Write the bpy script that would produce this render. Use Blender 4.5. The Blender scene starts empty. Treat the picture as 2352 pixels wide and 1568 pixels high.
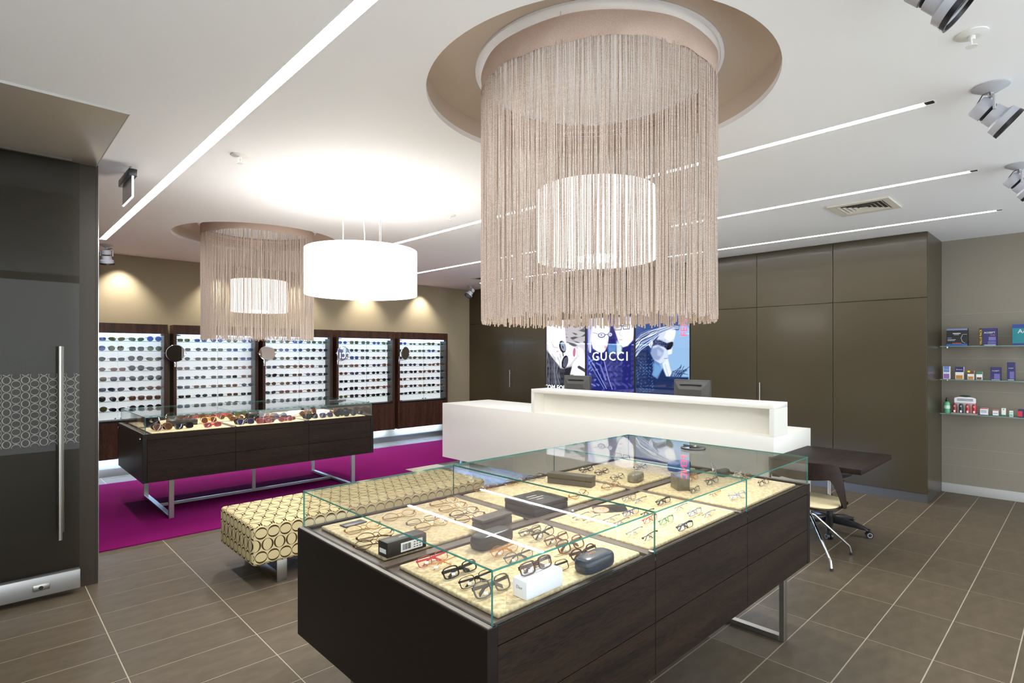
import bpy, bmesh, math, random
import numpy as np
from mathutils import Vector, Matrix
R = math.radians
rnd = random.Random(7)
SC = bpy.context.scene
COL = SC.collection
# ------------------------------------------------------------------ camera
FPX, CX, HY, EYE = 1281.0, 1176.0, 813.0, 1.6       # focal length in px (2352x1568 frame), principal column, horizon row
YAW = math.atan2(1334.0, FPX)                       # world X axis lies this far to the side of the view axis
FX, FY = math.cos(YAW), math.sin(YAW)
RX, RY = math.sin(YAW), -math.cos(YAW)
cam = bpy.data.cameras.new('camera'); camo = bpy.data.objects.new('camera', cam); COL.objects.link(camo)
cam.sensor_width = 36.0; cam.lens = 36.0 * FPX / 2352.0
cam.shift_y = (HY - 784.0) / 2352.0
cam.clip_start = 0.02
camo.location = (0, 0, EYE)
camo.rotation_euler = (R(90), 0, math.atan2(FY, FX) - R(90))
SC.camera = camo
# ------------------------------------------------------------------ world, exposure
w = bpy.data.worlds.new('world'); SC.world = w; w.use_nodes = True
w.node_tree.nodes['Background'].inputs[0].default_value = (0.86, 0.94, 1.0, 1)
w.node_tree.nodes['Background'].inputs[1].default_value = 1.35
vs = SC.view_settings
vs.view_transform = 'Standard'; vs.look = 'None'; vs.gamma = 1.0; vs.use_curve_mapping = False
vs.exposure = 1.42
SC.cycles.max_bounces = 10; SC.cycles.transparent_max_bounces = 48
SC.cycles.diffuse_bounces = 5; SC.cycles.glossy_bounces = 5; SC.cycles.transmission_bounces = 6
SC.cycles.sample_clamp_indirect = 6.0
SC.cycles.caustics_reflective = False; SC.cycles.caustics_refractive = False
K_STRIP, K_SHADE, K_DOWN, K_LED, K_UNDER, K_POSTER = 23.0, 3.9, 11.0, 8.5, 42.0, 0.43

def ray(px, py):
    u = (px - CX) / FPX; v = (HY - py) / FPX
    return Vector((FX + u * RX, FY + u * RY, v))
def at_z(px, py, z):
    d = ray(px, py); return d * ((z - EYE) / d.z) + Vector((0, 0, EYE))
def at_x(px, py, x):
    d = ray(px, py); return d * (x / d.x) + Vector((0, 0, EYE))
def at_y(px, py, y):
    d = ray(px, py); return d * (y / d.y) + Vector((0, 0, EYE))
def proj(x, y, z):
    dep = x * FX + y * FY
    return CX + FPX * (x * RX + y * RY) / dep, HY - FPX * (z - EYE) / dep, dep

# ------------------------------------------------------------------ materials
MATS = {}
def srgb(c):
    return tuple(((v / 255) / 12.92 if v / 255 <= .04045 else ((v / 255 + .055) / 1.055) ** 2.4) for v in c) + (1,)
def new_mat(name):
    m = bpy.data.materials.new(name); m.use_nodes = True
    nt = m.node_tree; nt.nodes.clear()
    out = nt.nodes.new('ShaderNodeOutputMaterial')
    return m, nt, out
def nd(nt, t, **kw):
    n = nt.nodes.new(t)
    for k, v in kw.items():
        if k.startswith('i_'):
            n.inputs[int(k[2:])].default_value = v
        else:
            setattr(n, k, v)
    return n
def math_(nt, op, a, b=None, c=None):
    n = nt.nodes.new('ShaderNodeMath'); n.operation = op
    for i, v in enumerate((a, b, c)):
        if v is None: continue
        if isinstance(v, (int, float)): n.inputs[i].default_value = v
        else: nt.links.new(v, n.inputs[i])
    return n.outputs[0]
def pbr(name, col, rough=.5, metal=0., spec=.5, coat=0., noise=None, bump=None, sheen=0., trans=0., rand=0.):
    """plain surface: colour, optional noise=(scale, amount, detail[, stretch]) tone variation and bump=(scale, strength)"""
    if name in MATS: return MATS[name]
    m, nt, out = new_mat(name)
    b = nt.nodes.new('ShaderNodeBsdfPrincipled')
    c = srgb(col)
    b.inputs['Base Color'].default_value = c
    b.inputs['Roughness'].default_value = rough; b.inputs['Metallic'].default_value = metal
    b.inputs['Specular IOR Level'].default_value = spec
    b.inputs['Coat Weight'].default_value = coat; b.inputs['Coat Roughness'].default_value = .08
    if sheen: b.inputs['Sheen Weight'].default_value = sheen
    nt.links.new(b.outputs[0], out.inputs[0])
    tc = None
    if noise or bump: tc = nt.nodes.new('ShaderNodeTexCoord')
    if noise:
        mp = nt.nodes.new('ShaderNodeMapping'); nt.links.new(tc.outputs['Object'], mp.inputs[0])
        if len(noise) > 3: mp.inputs['Scale'].default_value = noise[3]
        n = nd(nt, 'ShaderNodeTexNoise'); n.inputs['Scale'].default_value = noise[0]; n.inputs['Detail'].default_value = noise[2]
        nt.links.new(mp.outputs[0], n.inputs['Vector'])
        mx = nd(nt, 'ShaderNodeMix', data_type='RGBA')
        lo = tuple(v * (1 - noise[1]) for v in c[:3]) + (1,); hi = tuple(min(1, v * (1 + noise[1])) for v in c[:3]) + (1,)
        mx.inputs[6].default_value = lo; mx.inputs[7].default_value = hi
        rp = nd(nt, 'ShaderNodeMapRange'); rp.inputs[1].default_value = .3; rp.inputs[2].default_value = .7
        nt.links.new(n.outputs[0], rp.inputs[0]); nt.links.new(rp.outputs[0], mx.inputs[0])
        src = mx.outputs[2]
        if rand:
            oi = nt.nodes.new('ShaderNodeObjectInfo')
            hs = nt.nodes.new('ShaderNodeHueSaturation')
            v = math_(nt, 'MULTIPLY_ADD', oi.outputs['Random'], rand * 2, 1 - rand)
            nt.links.new(v, hs.inputs['Value']); nt.links.new(src, hs.inputs['Color']); src = hs.outputs[0]
        nt.links.new(src, b.inputs['Base Color'])
    if bump:
        n = nd(nt, 'ShaderNodeTexNoise'); n.inputs['Scale'].default_value = bump[0]; n.inputs['Detail'].default_value = 4
        nt.links.new(tc.outputs['Object'], n.inputs['Vector'])
        bp = nt.nodes.new('ShaderNodeBump'); bp.inputs['Strength'].default_value = bump[1]; bp.inputs['Distance'].default_value = .004
        nt.links.new(n.outputs[0], bp.inputs['Height']); nt.links.new(bp.outputs[0], b.inputs['Normal'])
    MATS[name] = m; return m
def wood(name, dark, light, rough=.4, stretch=(1.2, 14, 14), coat=0.):
    if name in MATS: return MATS[name]
    m, nt, out = new_mat(name)
    b = nt.nodes.new('ShaderNodeBsdfPrincipled'); nt.links.new(b.outputs[0], out.inputs[0])
    tc = nt.nodes.new('ShaderNodeTexCoord'); mp = nt.nodes.new('ShaderNodeMapping')
    mp.inputs['Scale'].default_value = stretch; nt.links.new(tc.outputs['Object'], mp.inputs[0])
    n1 = nd(nt, 'ShaderNodeTexNoise'); n1.inputs['Scale'].default_value = 1.3; n1.inputs['Detail'].default_value = 3
    n2 = nd(nt, 'ShaderNodeTexNoise'); n2.inputs['Scale'].default_value = 20; n2.inputs['Detail'].default_value = 6
    nt.links.new(mp.outputs[0], n1.inputs['Vector']); nt.links.new(mp.outputs[0], n2.inputs['Vector'])
    s = math_(nt, 'MULTIPLY_ADD', n2.outputs[0], .62, math_(nt, 'MULTIPLY', n1.outputs[0], .46))
    rp = nd(nt, 'ShaderNodeMapRange'); rp.inputs[1].default_value = .38; rp.inputs[2].default_value = .72
    nt.links.new(s, rp.inputs[0])
    mx = nd(nt, 'ShaderNodeMix', data_type='RGBA'); mx.inputs[6].default_value = srgb(dark); mx.inputs[7].default_value = srgb(light)
    nt.links.new(rp.outputs[0], mx.inputs[0]); nt.links.new(mx.outputs[2], b.inputs['Base Color'])
    b.inputs['Roughness'].default_value = rough; b.inputs['Specular IOR Level'].default_value = .16; b.inputs['Coat Weight'].default_value = coat; b.inputs['Coat Roughness'].default_value = .15
    bp = nt.nodes.new('ShaderNodeBump'); bp.inputs['Strength'].default_value = .12; bp.inputs['Distance'].default_value = .002
    nt.links.new(n2.outputs[0], bp.inputs['Height']); nt.links.new(bp.outputs[0], b.inputs['Normal'])
    MATS[name] = m; return m
def emit(name, col, k):
    if name in MATS: return MATS[name]
    m, nt, out = new_mat(name)
    e = nt.nodes.new('ShaderNodeEmission'); e.inputs[0].default_value = tuple(col) + (1,); e.inputs[1].default_value = k
    nt.links.new(e.outputs[0], out.inputs[0]); MATS[name] = m; return m
def schlick(nt, f0=.045, amt=.955):
    lw = nt.nodes.new('ShaderNodeLayerWeight'); lw.inputs[0].default_value = .5
    p = math_(nt, 'POWER', lw.outputs['Facing'], 5.0)
    return math_(nt, 'MULTIPLY_ADD', p, amt, f0)
def glass(name, tint=(.985, .995, .99), f0=.045, amt=.9):
    """thin clear glass: straight-through transmission plus a Fresnel reflection"""
    if name in MATS: return MATS[name]
    m, nt, out = new_mat(name)
    t = nt.nodes.new('ShaderNodeBsdfTransparent'); t.inputs[0].default_value = tuple(tint) + (1,)
    g = nt.nodes.new('ShaderNodeBsdfGlossy'); g.inputs['Roughness'].default_value = 0.0
    mx = nt.nodes.new('ShaderNodeMixShader')
    nt.links.new(schlick(nt, f0, amt), mx.inputs[0]); nt.links.new(t.outputs[0], mx.inputs[1]); nt.links.new(g.outputs[0], mx.inputs[2])
    nt.links.new(mx.outputs[0], out.inputs[0]); MATS[name] = m; return m
def lens_mat(name, col, opac):
    if name in MATS: return MATS[name]
    m, nt, out = new_mat(name)
    t = nt.nodes.new('ShaderNodeBsdfTransparent'); c = srgb(col); t.inputs[0].default_value = c
    d = nt.nodes.new('ShaderNodeBsdfDiffuse'); d.inputs[0].default_value = c
    a = nt.nodes.new('ShaderNodeMixShader'); a.inputs[0].default_value = opac
    nt.links.new(t.outputs[0], a.inputs[1]); nt.links.new(d.outputs[0], a.inputs[2])
    g = nt.nodes.new('ShaderNodeBsdfGlossy'); g.inputs['Roughness'].default_value = .03
    mx = nt.nodes.new('ShaderNodeMixShader'); nt.links.new(schlick(nt, .04, .8), mx.inputs[0])
    nt.links.new(a.outputs[0], mx.inputs[1]); nt.links.new(g.outputs[0], mx.inputs[2])
    nt.links.new(mx.outputs[0], out.inputs[0]); MATS[name] = m; return m
def ring_factor(nt, px, py, inner=((.455, .345), (.35, .455))):
    """oval-ring print in UV metres: two offset lattices of rings, one with flat, one with tall ovals"""
    uv = nt.nodes.new('ShaderNodeUVMap'); sp = nt.nodes.new('ShaderNodeSeparateXYZ'); nt.links.new(uv.outputs[0], sp.inputs[0])
    fac = None
    for (ox, oy, ia, ib) in ((0, 0) + inner[0], (.5, .5) + inner[1]):
        a = math_(nt, 'SUBTRACT', math_(nt, 'FRACT', math_(nt, 'ADD', math_(nt, 'DIVIDE', sp.outputs[0], px), ox + 100)), .5)
        b = math_(nt, 'SUBTRACT', math_(nt, 'FRACT', math_(nt, 'ADD', math_(nt, 'DIVIDE', sp.outputs[1], py), oy + 100)), .5)
        b = math_(nt, 'MULTIPLY', b, 2.0)
        def ell(sa, sb):
            return math_(nt, 'LESS_THAN', math_(nt, 'ADD', math_(nt, 'POWER', math_(nt, 'ABSOLUTE', math_(nt, 'DIVIDE', a, sa)), 2.0),
                         math_(nt, 'POWER', math_(nt, 'ABSOLUTE', math_(nt, 'DIVIDE', b, sb)), 2.0)), 1.0)
        ringf = math_(nt, 'SUBTRACT', ell(.49, .51), ell(ia, ib * 1.06))
        ringf = math_(nt, 'MAXIMUM', ringf, 0.0)
        fac = ringf if fac is None else math_(nt, 'MAXIMUM', fac, ringf)
    return fac

M_CEIL = pbr('white_ceiling_paint', (238, 238, 239), .75, spec=.2)
M_WALLT = pbr('taupe_wall_paint', (146, 134, 110), .8, spec=.2, noise=(60, .03, 2))
M_OLIVE = pbr('olive_satin_lacquer', (67, 59, 42), .28, spec=.32, coat=.06)
M_OLIVEG = pbr('olive_gloss_lacquer', (58, 51, 42), .34, spec=.25)
M_PLINTH = pbr('plinth_metal', (96, 92, 88), .35, metal=.5)
M_WHITEWALL = pbr('pale_grey_wall_paint', (138, 130, 117), .7, spec=.3)
M_BASEW = pbr('skirting_white', (190, 189, 184), .4)
M_TILE = pbr('grey_brown_porcelain', (92, 81, 66), .42, spec=.15, noise=(7, .16, 8, (1.0, 2.2, 1)), bump=(90, .05), rand=.05)
M_GROUT = pbr('pale_grout', (168, 156, 138), .85)
M_CARPET = pbr('magenta_carpet', (112, 17, 82), .95, spec=.02, noise=(420, .16, 2), bump=(500, .6))
M_WENGE = wood('dark_wenge_veneer', (17, 12, 9), (48, 34, 23), .52)
M_WENGEV = wood('dark_wenge_upright_grain', (36, 22, 16), (84, 56, 42), .35, stretch=(16, 16, 1.0))
M_WENGED = pbr('near_black_panel', (24, 18, 15), .4, spec=.25, noise=(5, .25, 4, (1, 8, 8)))
M_TRAY = pbr('brown_tray_board', (96, 82, 72), .35, spec=.5)
M_STEEL = pbr('brushed_steel', (176, 174, 168), .32, metal=1.)
M_CHROME = pbr('polished_chrome', (222, 222, 222), .08, metal=1.)
M_ALU = pbr('satin_aluminium', (190, 190, 188), .35, metal=.85)
M_WHITE = pbr('cream_solid_surface', (244, 241, 232), .3, spec=.5)
M_WHITEP = pbr('white_board', (240, 240, 244), .45)
M_BLACK = pbr('black_plastic', (26, 26, 28), .35)
M_DGREY = pbr('charcoal_plastic', (66, 64, 62), .4)
M_GREYM = pbr('grey_painted_metal', (172, 172, 176), .4)
M_DKMETAL = pbr('dark_metal', (60, 58, 56), .35, metal=.6)
M_CREAM = pbr('cream_seat_pad', (232, 214, 170), .55)
M_CHAIRW = wood('dark_chair_ply', (26, 16, 12), (50, 33, 25), .3, coat=.2)
M_RUBBER = pbr('black_rubber', (20, 20, 20), .7)
M_GLASS = glass('clear_glass')
M_GLASST = glass('case_top_glass', (.985, .995, .985), f0=.06, amt=.94)
M_GLASSD = glass('low_reflection_glass', (.99, .995, .995), f0=.008, amt=.35)
M_DOORGL = glass('grey_door_glass', (.80, .80, .78), f0=.012, amt=.4)
def edge_mat(name, col, k):
    m, nt, out = new_mat(name); t = nt.nodes.new('ShaderNodeBsdfTransparent'); t.inputs[0].default_value = srgb(col)
    b = nt.nodes.new('ShaderNodeBsdfPrincipled'); b.inputs['Base Color'].default_value = srgb(col); b.inputs['Roughness'].default_value = .1
    x = nt.nodes.new('ShaderNodeMixShader'); x.inputs[0].default_value = k
    nt.links.new(t.outputs[0], x.inputs[1]); nt.links.new(b.outputs[0], x.inputs[2]); nt.links.new(x.outputs[0], out.inputs[0]); return m
M_EDGE = edge_mat('green_glass_edge', (92, 166, 158), .45)
M_EDGEL = edge_mat('pale_glass_edge', (176, 206, 196), .4)
M_MIRROR = pbr('mirror_silver', (235, 237, 236), .01, metal=1.)
M_CLEARLENS = glass('clear_lens', (.96, .96, .95), f0=.05, amt=.9)
M_PAPER = pbr('paper_tag', (244, 242, 238), .6)
M_ACRYL = glass('acrylic_hoop', (.93, .93, .95), f0=.25, amt=.7)
M_WIRE = pbr('white_wire', (228, 226, 220), .5)

def mat_quilt():
    m, nt, out = new_mat('quilted_cream_velvet')
    b = nt.nodes.new('ShaderNodeBsdfPrincipled'); nt.links.new(b.outputs[0], out.inputs[0])
    tc = nt.nodes.new('ShaderNodeTexCoord')
    n = nd(nt, 'ShaderNodeTexNoise'); n.inputs['Scale'].default_value = 58; n.inputs['Detail'].default_value = 8
    nt.links.new(tc.outputs['Object'], n.inputs['Vector'])
    rp = nd(nt, 'ShaderNodeMapRange'); rp.inputs[1].default_value = .38; rp.inputs[2].default_value = .62; nt.links.new(n.outputs[0], rp.inputs[0])
    mx = nd(nt, 'ShaderNodeMix', data_type='RGBA'); mx.inputs[6].default_value = srgb((192, 168, 122)); mx.inputs[7].default_value = srgb((226, 208, 166))
    nt.links.new(rp.outputs[0], mx.inputs[0]); nt.links.new(mx.outputs[2], b.inputs['Base Color'])
    b.inputs['Roughness'].default_value = .9; b.inputs['Sheen Weight'].default_value = .25; b.inputs['Specular IOR Level'].default_value = .15
    sp = nt.nodes.new('ShaderNodeSeparateXYZ'); nt.links.new(tc.outputs['Object'], sp.inputs[0])
    h = None
    for sgn in (1, -1):
        s = math_(nt, 'ADD', sp.outputs[0], math_(nt, 'MULTIPLY', sp.outputs[1], sgn))
        t = math_(nt, 'ABSOLUTE', math_(nt, 'SINE', math_(nt, 'MULTIPLY', s, math.pi / .075)))
        t = math_(nt, 'POWER', t, .45)
        h = t if h is None else math_(nt, 'MINIMUM', h, t)
    h = math_(nt, 'MULTIPLY_ADD', n.outputs[0], .35, h)
    bp = nt.nodes.new('ShaderNodeBump'); bp.inputs['Strength'].default_value = .55; bp.inputs['Distance'].default_value = .006
    nt.links.new(h, bp.inputs['Height']); nt.links.new(bp.outputs[0], b.inputs['Normal'])
    return m
M_QUILT = mat_quilt()
def mat_rings():
    m, nt, out = new_mat('cream_fabric_with_brown_rings')
    b = nt.nodes.new('ShaderNodeBsdfPrincipled'); nt.links.new(b.outputs[0], out.inputs[0])
    f = ring_factor(nt, .0835, .163)
    mx = nd(nt, 'ShaderNodeMix', data_type='RGBA'); mx.inputs[6].default_value = srgb((212, 194, 148)); mx.inputs[7].default_value = srgb((70, 54, 30))
    nt.links.new(f, mx.inputs[0]); nt.links.new(mx.outputs[2], b.inputs['Base Color'])
    b.inputs['Roughness'].default_value = .85; b.inputs['Specular IOR Level'].default_value = .2
    tc = nt.nodes.new('ShaderNodeTexCoord'); n = nd(nt, 'ShaderNodeTexNoise'); n.inputs['Scale'].default_value = 600
    nt.links.new(tc.outputs['Object'], n.inputs['Vector'])
    bp = nt.nodes.new('ShaderNodeBump'); bp.inputs['Strength'].default_value = .15; bp.inputs['Distance'].default_value = .002
    nt.links.new(n.outputs[0], bp.inputs['Height']); nt.links.new(bp.outputs[0], b.inputs['Normal'])
    return m
M_RINGS = mat_rings()
def mat_film():
    m, nt, out = new_mat('frosted_ring_film')
    f = ring_factor(nt, .0505, .0905, ((.42, .35), (.385, .43)))
    t = nt.nodes.new('ShaderNodeBsdfTransparent'); d = nt.nodes.new('ShaderNodeBsdfDiffuse'); d.inputs[0].default_value = srgb((186, 182, 172))
    tl = nt.nodes.new('ShaderNodeMixShader'); tl.inputs[0].default_value = .45
    t2 = nt.nodes.new('ShaderNodeBsdfTransparent')
    nt.links.new(t2.outputs[0], tl.inputs[1]); nt.links.new(d.outputs[0], tl.inputs[2])
    mx = nt.nodes.new('ShaderNodeMixShader'); nt.links.new(f, mx.inputs[0])
    nt.links.new(t.outputs[0], mx.inputs[1]); nt.links.new(tl.outputs[0], mx.inputs[2]); nt.links.new(mx.outputs[0], out.inputs[0])
    return m
M_FILM = mat_film()
def mat_shade(name, col, k, tr):
    """lit fabric shade: glows evenly and lets light through"""
    m, nt, out = new_mat(name)
    e = nt.nodes.new('ShaderNodeEmission'); e.inputs[0].default_value = tuple(col) + (1,); e.inputs[1].default_value = k
    d = nt.nodes.new('ShaderNodeBsdfDiffuse'); d.inputs[0].default_value = (.9, .89, .87, 1)
    t = nt.nodes.new('ShaderNodeBsdfTranslucent'); t.inputs[0].default_value = (.9, .89, .87, 1)
    a = nt.nodes.new('ShaderNodeMixShader'); a.inputs[0].default_value = tr
    nt.links.new(d.outputs[0], a.inputs[1]); nt.links.new(t.outputs[0], a.inputs[2])
    s = nt.nodes.new('ShaderNodeAddShader'); nt.links.new(e.outputs[0], s.inputs[0]); nt.links.new(a.outputs[0], s.inputs[1])
    nt.links.new(s.outputs[0], out.inputs[0]); return m
def mat_yarn():
    m, nt, out = new_mat('taupe_boucle_yarn')
    d = nt.nodes.new('ShaderNodeBsdfDiffuse'); t = nt.nodes.new('ShaderNodeBsdfTranslucent')
    tc = nt.nodes.new('ShaderNodeTexCoord'); n = nd(nt, 'ShaderNodeTexNoise'); n.inputs['Scale'].default_value = 260; n.inputs['Detail'].default_value = 2
    nt.links.new(tc.outputs['Object'], n.inputs['Vector'])
    oi = nt.nodes.new('ShaderNodeObjectInfo')
    rp = nd(nt, 'ShaderNodeMapRange'); rp.inputs[1].default_value = .3; rp.inputs[2].default_value = .7; nt.links.new(n.outputs[0], rp.inputs[0])
    mx = nd(nt, 'ShaderNodeMix', data_type='RGBA'); mx.inputs[6].default_value = srgb((178, 158, 143)); mx.inputs[7].default_value = srgb((230, 215, 202))
    nt.links.new(rp.outputs[0], mx.inputs[0])
    nt.links.new(mx.outputs[2], d.inputs[0]); nt.links.new(mx.outputs[2], t.inputs[0])
    a = nt.nodes.new('ShaderNodeMixShader'); a.inputs[0].default_value = .25
    nt.links.new(d.outputs[0], a.inputs[1]); nt.links.new(t.outputs[0], a.inputs[2]); nt.links.new(a.outputs[0], out.inputs[0])
    return m
M_YARN = mat_yarn()
M_BAND = pbr('taupe_woven_band', (192, 168, 152), .8, noise=(180, .12, 3, (1, 1, 3)), bump=(260, .3))

# ------------------------------------------------------------------ mesh building
class MB:
    def __init__(s): s.v = []; s.f = []; s.mi = []
    def add(s, vs, fs, mi=0):
        o = len(s.v); s.v += [tuple(p) for p in vs]; s.f += [tuple(o + i for i in f) for f in fs]; s.mi += [mi] * len(fs); return s
    def box(s, x0, y0, z0, x1, y1, z1, mi=0, m=None):
        v = [(x0, y0, z0), (x1, y0, z0), (x1, y1, z0), (x0, y1, z0), (x0, y0, z1), (x1, y0, z1), (x1, y1, z1), (x0, y1, z1)]
        if m: v = [m @ Vector(p) for p in v]
        return s.add(v, [(0, 3, 2, 1), (4, 5, 6, 7), (0, 1, 5, 4), (1, 2, 6, 5), (2, 3, 7, 6), (3, 0, 4, 7)], mi)
    def cyl(s, p0, p1, r0, r1=None, n=16, caps=True, mi=0):
        r1 = r0 if r1 is None else r1
        p0 = Vector(p0); p1 = Vector(p1); d = (p1 - p0).normalized()
        a = d.orthogonal().normalized(); b = d.cross(a)
        v = []
        for p, r in ((p0, r0), (p1, r1)):
            for i in range(n):
                t = 2 * math.pi * i / n; v.append(p + a * (r * math.cos(t)) + b * (r * math.sin(t)))
        f = [(i, (i + 1) % n, n + (i + 1) % n, n + i) for i in range(n)]
        if caps: f += [tuple(range(n - 1, -1, -1)), tuple(range(n, 2 * n))]
        return s.add(v, f, mi)
    def tube(s, pts, r, n=8, mi=0, caps=True, closed=False):
        pts = [Vector(p) for p in pts]; L = len(pts)
        rs = r if isinstance(r, (list, tuple)) else [r] * L
        prev = None; v = []
        for i, p in enumerate(pts):
            if closed: d = pts[(i + 1) % L] - pts[i - 1]
            else: d = pts[min(i + 1, L - 1)] - pts[max(i - 1, 0)]
            d.normalize()
            if prev is None: a = d.orthogonal().normalized()
            else:
                a = prev - d * prev.dot(d)
                a = a.normalized() if a.length > 1e-6 else d.orthogonal().normalized()
            prev = a; b = d.cross(a)
            for k in range(n):
                t = 2 * math.pi * k / n; v.append(p + a * (rs[i] * math.cos(t)) + b * (rs[i] * math.sin(t)))
        f = []
        for i in range(L if closed else L - 1):
            j = (i + 1) % L
            for k in range(n): f.append((i * n + k, i * n + (k + 1) % n, j * n + (k + 1) % n, j * n + k))
        if caps and not closed: f += [tuple(range(n - 1, -1, -1)), tuple((L - 1) * n + k for k in range(n))]
        return s.add(v, f, mi)
    def lathe(s, prof, n=32, c=(0, 0, 0), mi=0, m=None, closed=False):
        v = []
        for (r, z) in prof:
            for i in range(n):
                t = 2 * math.pi * i / n; p = Vector((r * math.cos(t), r * math.sin(t), z))
                if m: p = m @ p
                v.append(p + Vector(c))
        L = len(prof); f = []
        for j in range(L if closed else L - 1):
            q = (j + 1) % L
            for i in range(n): f.append((j * n + i, j * n + (i + 1) % n, q * n + (i + 1) % n, q * n + i))
        if not closed:
            if prof[0][0] > 1e-5: f.append(tuple(range(n - 1, -1, -1)))
            if prof[-1][0] > 1e-5: f.append(tuple((L - 1) * n + i for i in range(n)))
        return s.add(v, f, mi)
    def prism(s, poly, a0, a1, axis='z', mi=0):
        def P(u, v, w):
            return (u, v, w) if axis == 'z' else ((u, w, v) if axis == 'y' else (w, u, v))
        n = len(poly); v = [P(u, q, a0) for u, q in poly] + [P(u, q, a1) for u, q in poly]
        f = [tuple(range(n - 1, -1, -1)), tuple(range(n, 2 * n))] + [(i, (i + 1) % n, n + (i + 1) % n, n + i) for i in range(n)]
        return s.add(v, f, mi)
    def mesh(s, name, mats, smooth=False, bevel=0., seg=2, sharp=35):
        me = bpy.data.meshes.new(name); me.from_pydata(s.v, [], s.f)
        mats = mats if isinstance(mats, (list, tuple)) else [mats]
        for m in mats: me.materials.append(m)
        if len(mats) > 1: me.polygons.foreach_set('material_index', s.mi)
        bm = bmesh.new(); bm.from_mesh(me)
        bmesh.ops.recalc_face_normals(bm, faces=bm.faces)
        if bevel:
            ed = [e for e in bm.edges if len(e.link_faces) == 2 and e.calc_face_angle(0) > R(30)]
            bmesh.ops.bevel(bm, geom=ed, offset=bevel, segments=seg, profile=.5, affect='EDGES', clamp_overlap=True)
        bm.to_mesh(me); bm.free()
        if smooth or (bevel and seg > 1):
            me.polygons.foreach_set('use_smooth', [True] * len(me.polygons))
            me.set_sharp_from_angle(angle=R(sharp))
        return me
    def build(s, name, mats, parent=None, smooth=False, bevel=0., seg=2, loc=None, sharp=35):
        return obj(name, s.mesh(name, mats, smooth, bevel, seg, sharp), parent, loc)
    def wbuild(s, name, mats, parent, smooth=False, bevel=0., seg=2, sharp=35):
        '''mesh given in world coordinates, under a parent Empty (or under a part built the same way)'''
        return obj(name, s.mesh(name, mats, smooth, bevel, seg, sharp), parent, -parent.location if parent.type == 'EMPTY' else (0, 0, 0))
def obj(name, me, parent=None, loc=None):
    o = bpy.data.objects.new(name, me); COL.objects.link(o)
    if parent: o.parent = parent
    if loc is not None: o.location = loc
    return o
def tag(o, label=None, cat=None, group=None, kind=None):
    if label: o['label'] = label
    if cat: o['category'] = cat
    if group: o['group'] = group
    if kind: o['kind'] = kind
    return o
def empty(name, label, cat, loc=(0, 0, 0), rz=0, group=None):
    o = bpy.data.objects.new(name, None); COL.objects.link(o); o.location = loc; o.rotation_euler = (0, 0, rz)
    o.empty_display_size = .05
    return tag(o, label, cat, group)
def copy_tree(o, parent=None):
    c = o.copy(); COL.objects.link(c); c.parent = parent
    for ch in o.children: copy_tree(ch, c)
    return c
def text_mesh(s, size, mat, extrude=.0004, sx=1.0):
    cu = bpy.data.curves.new('lettering', 'FONT'); cu.body = s; cu.size = size; cu.extrude = extrude
    cu.align_x = 'CENTER'; cu.align_y = 'CENTER'; cu.resolution_u = 2
    o = bpy.data.objects.new('lettering', cu); COL.objects.link(o)
    me = bpy.data.meshes.new_from_object(o); bpy.data.objects.remove(o); bpy.data.curves.remove(cu)
    me.materials.clear(); me.materials.append(mat)
    if sx != 1: me.transform(Matrix.Diagonal((sx, 1, 1, 1)))
    return me
def lettering(s, size, mat, loc, facing, parent=None, sx=1.0, roll=0.):
    """facing: unit axis the text looks towards, '-x', '-y' or 'z'"""
    me = text_mesh(s, size, mat, sx=sx); o = obj('lettering', me, parent)
    B = {'-x': Matrix(((0, 0, -1), (-1, 0, 0), (0, 1, 0))), '-y': Matrix(((1, 0, 0), (0, 0, -1), (0, 1, 0))), 'z': Matrix.Identity(3)}[facing]
    M = (B @ Matrix.Rotation(roll, 3, 'Z')).to_4x4(); M.translation = Vector(loc)
    if parent and parent.type == 'EMPTY': M.translation = M.translation - parent.location
    o.matrix_local = M
    return o

# ================================================================== STRUCTURE
ZC = 2.916
X0, X1, Y0, Y1 = -2.6, 8.15, -2.4, 8.90
CAB = 7.327
# ---- floor: grout bed with single tiles
bed = MB().box(X0, Y0, -.06, X1, Y1, -.0015).build('floor', M_GROUT); tag(bed, 'grey brown stone-look tiled shop floor', None, None, 'structure')
TX, TY, GX, GY = .614, .3035, 4.84, 1.187
CARPET = [(X0, 5.545), (4.27, 5.545), (4.27, 6.62), (6.9, 6.62), (6.9, 8.38), (X0, 8.38)]
def on_carpet(x, y): return (x < 4.27 and 5.545 < y < 8.38) or (4.27 <= x < 6.9 and 6.62 < y < 8.38)
tm = MB().box(-TX / 2 + .003, -TY / 2 + .003, -.01, TX / 2 - .003, TY / 2 - .003, 0).mesh('tile', M_TILE, bevel=.0008, seg=1)
spots = []
for i in range(-13, 7):
    for j in range(-12, 27):
        cx, cy = GX + TX * (i + .5), GY + TY * (j + .5)
        if not (X0 + .2 < cx < X1 + TX * .49 and Y0 < cy < Y1 + TY * .49): continue
        if on_carpet(cx - TX / 2 + .01, cy - TY / 2 + .01) and on_carpet(cx + TX / 2 - .01, cy + TY / 2 - .01): continue
        dep = cx * FX + cy * FY; score = 0
        if dep > .4:
            u, v, dd = proj(cx, cy, 0)
            if -120 < u < 2470 and v < 1720: score = 1 / dd ** 3
        spots.append((score, cx, cy))
spots.sort(reverse=True)
rest = MB()
for k, (sc, cx, cy) in enumerate(spots):
    if k < 290 and sc > 0: obj('tile', tm, bed, (cx, cy, 0))
    else: rest.box(cx - TX / 2 + .002, cy - TY / 2 + .002, -.01, cx + TX / 2 - .002, cy + TY / 2 - .002, 0)
tag(rest.build('tile_field', M_TILE, bed), kind='stuff')
cp = MB().prism(CARPET, .001, .009).build('carpet', M_CARPET)
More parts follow.
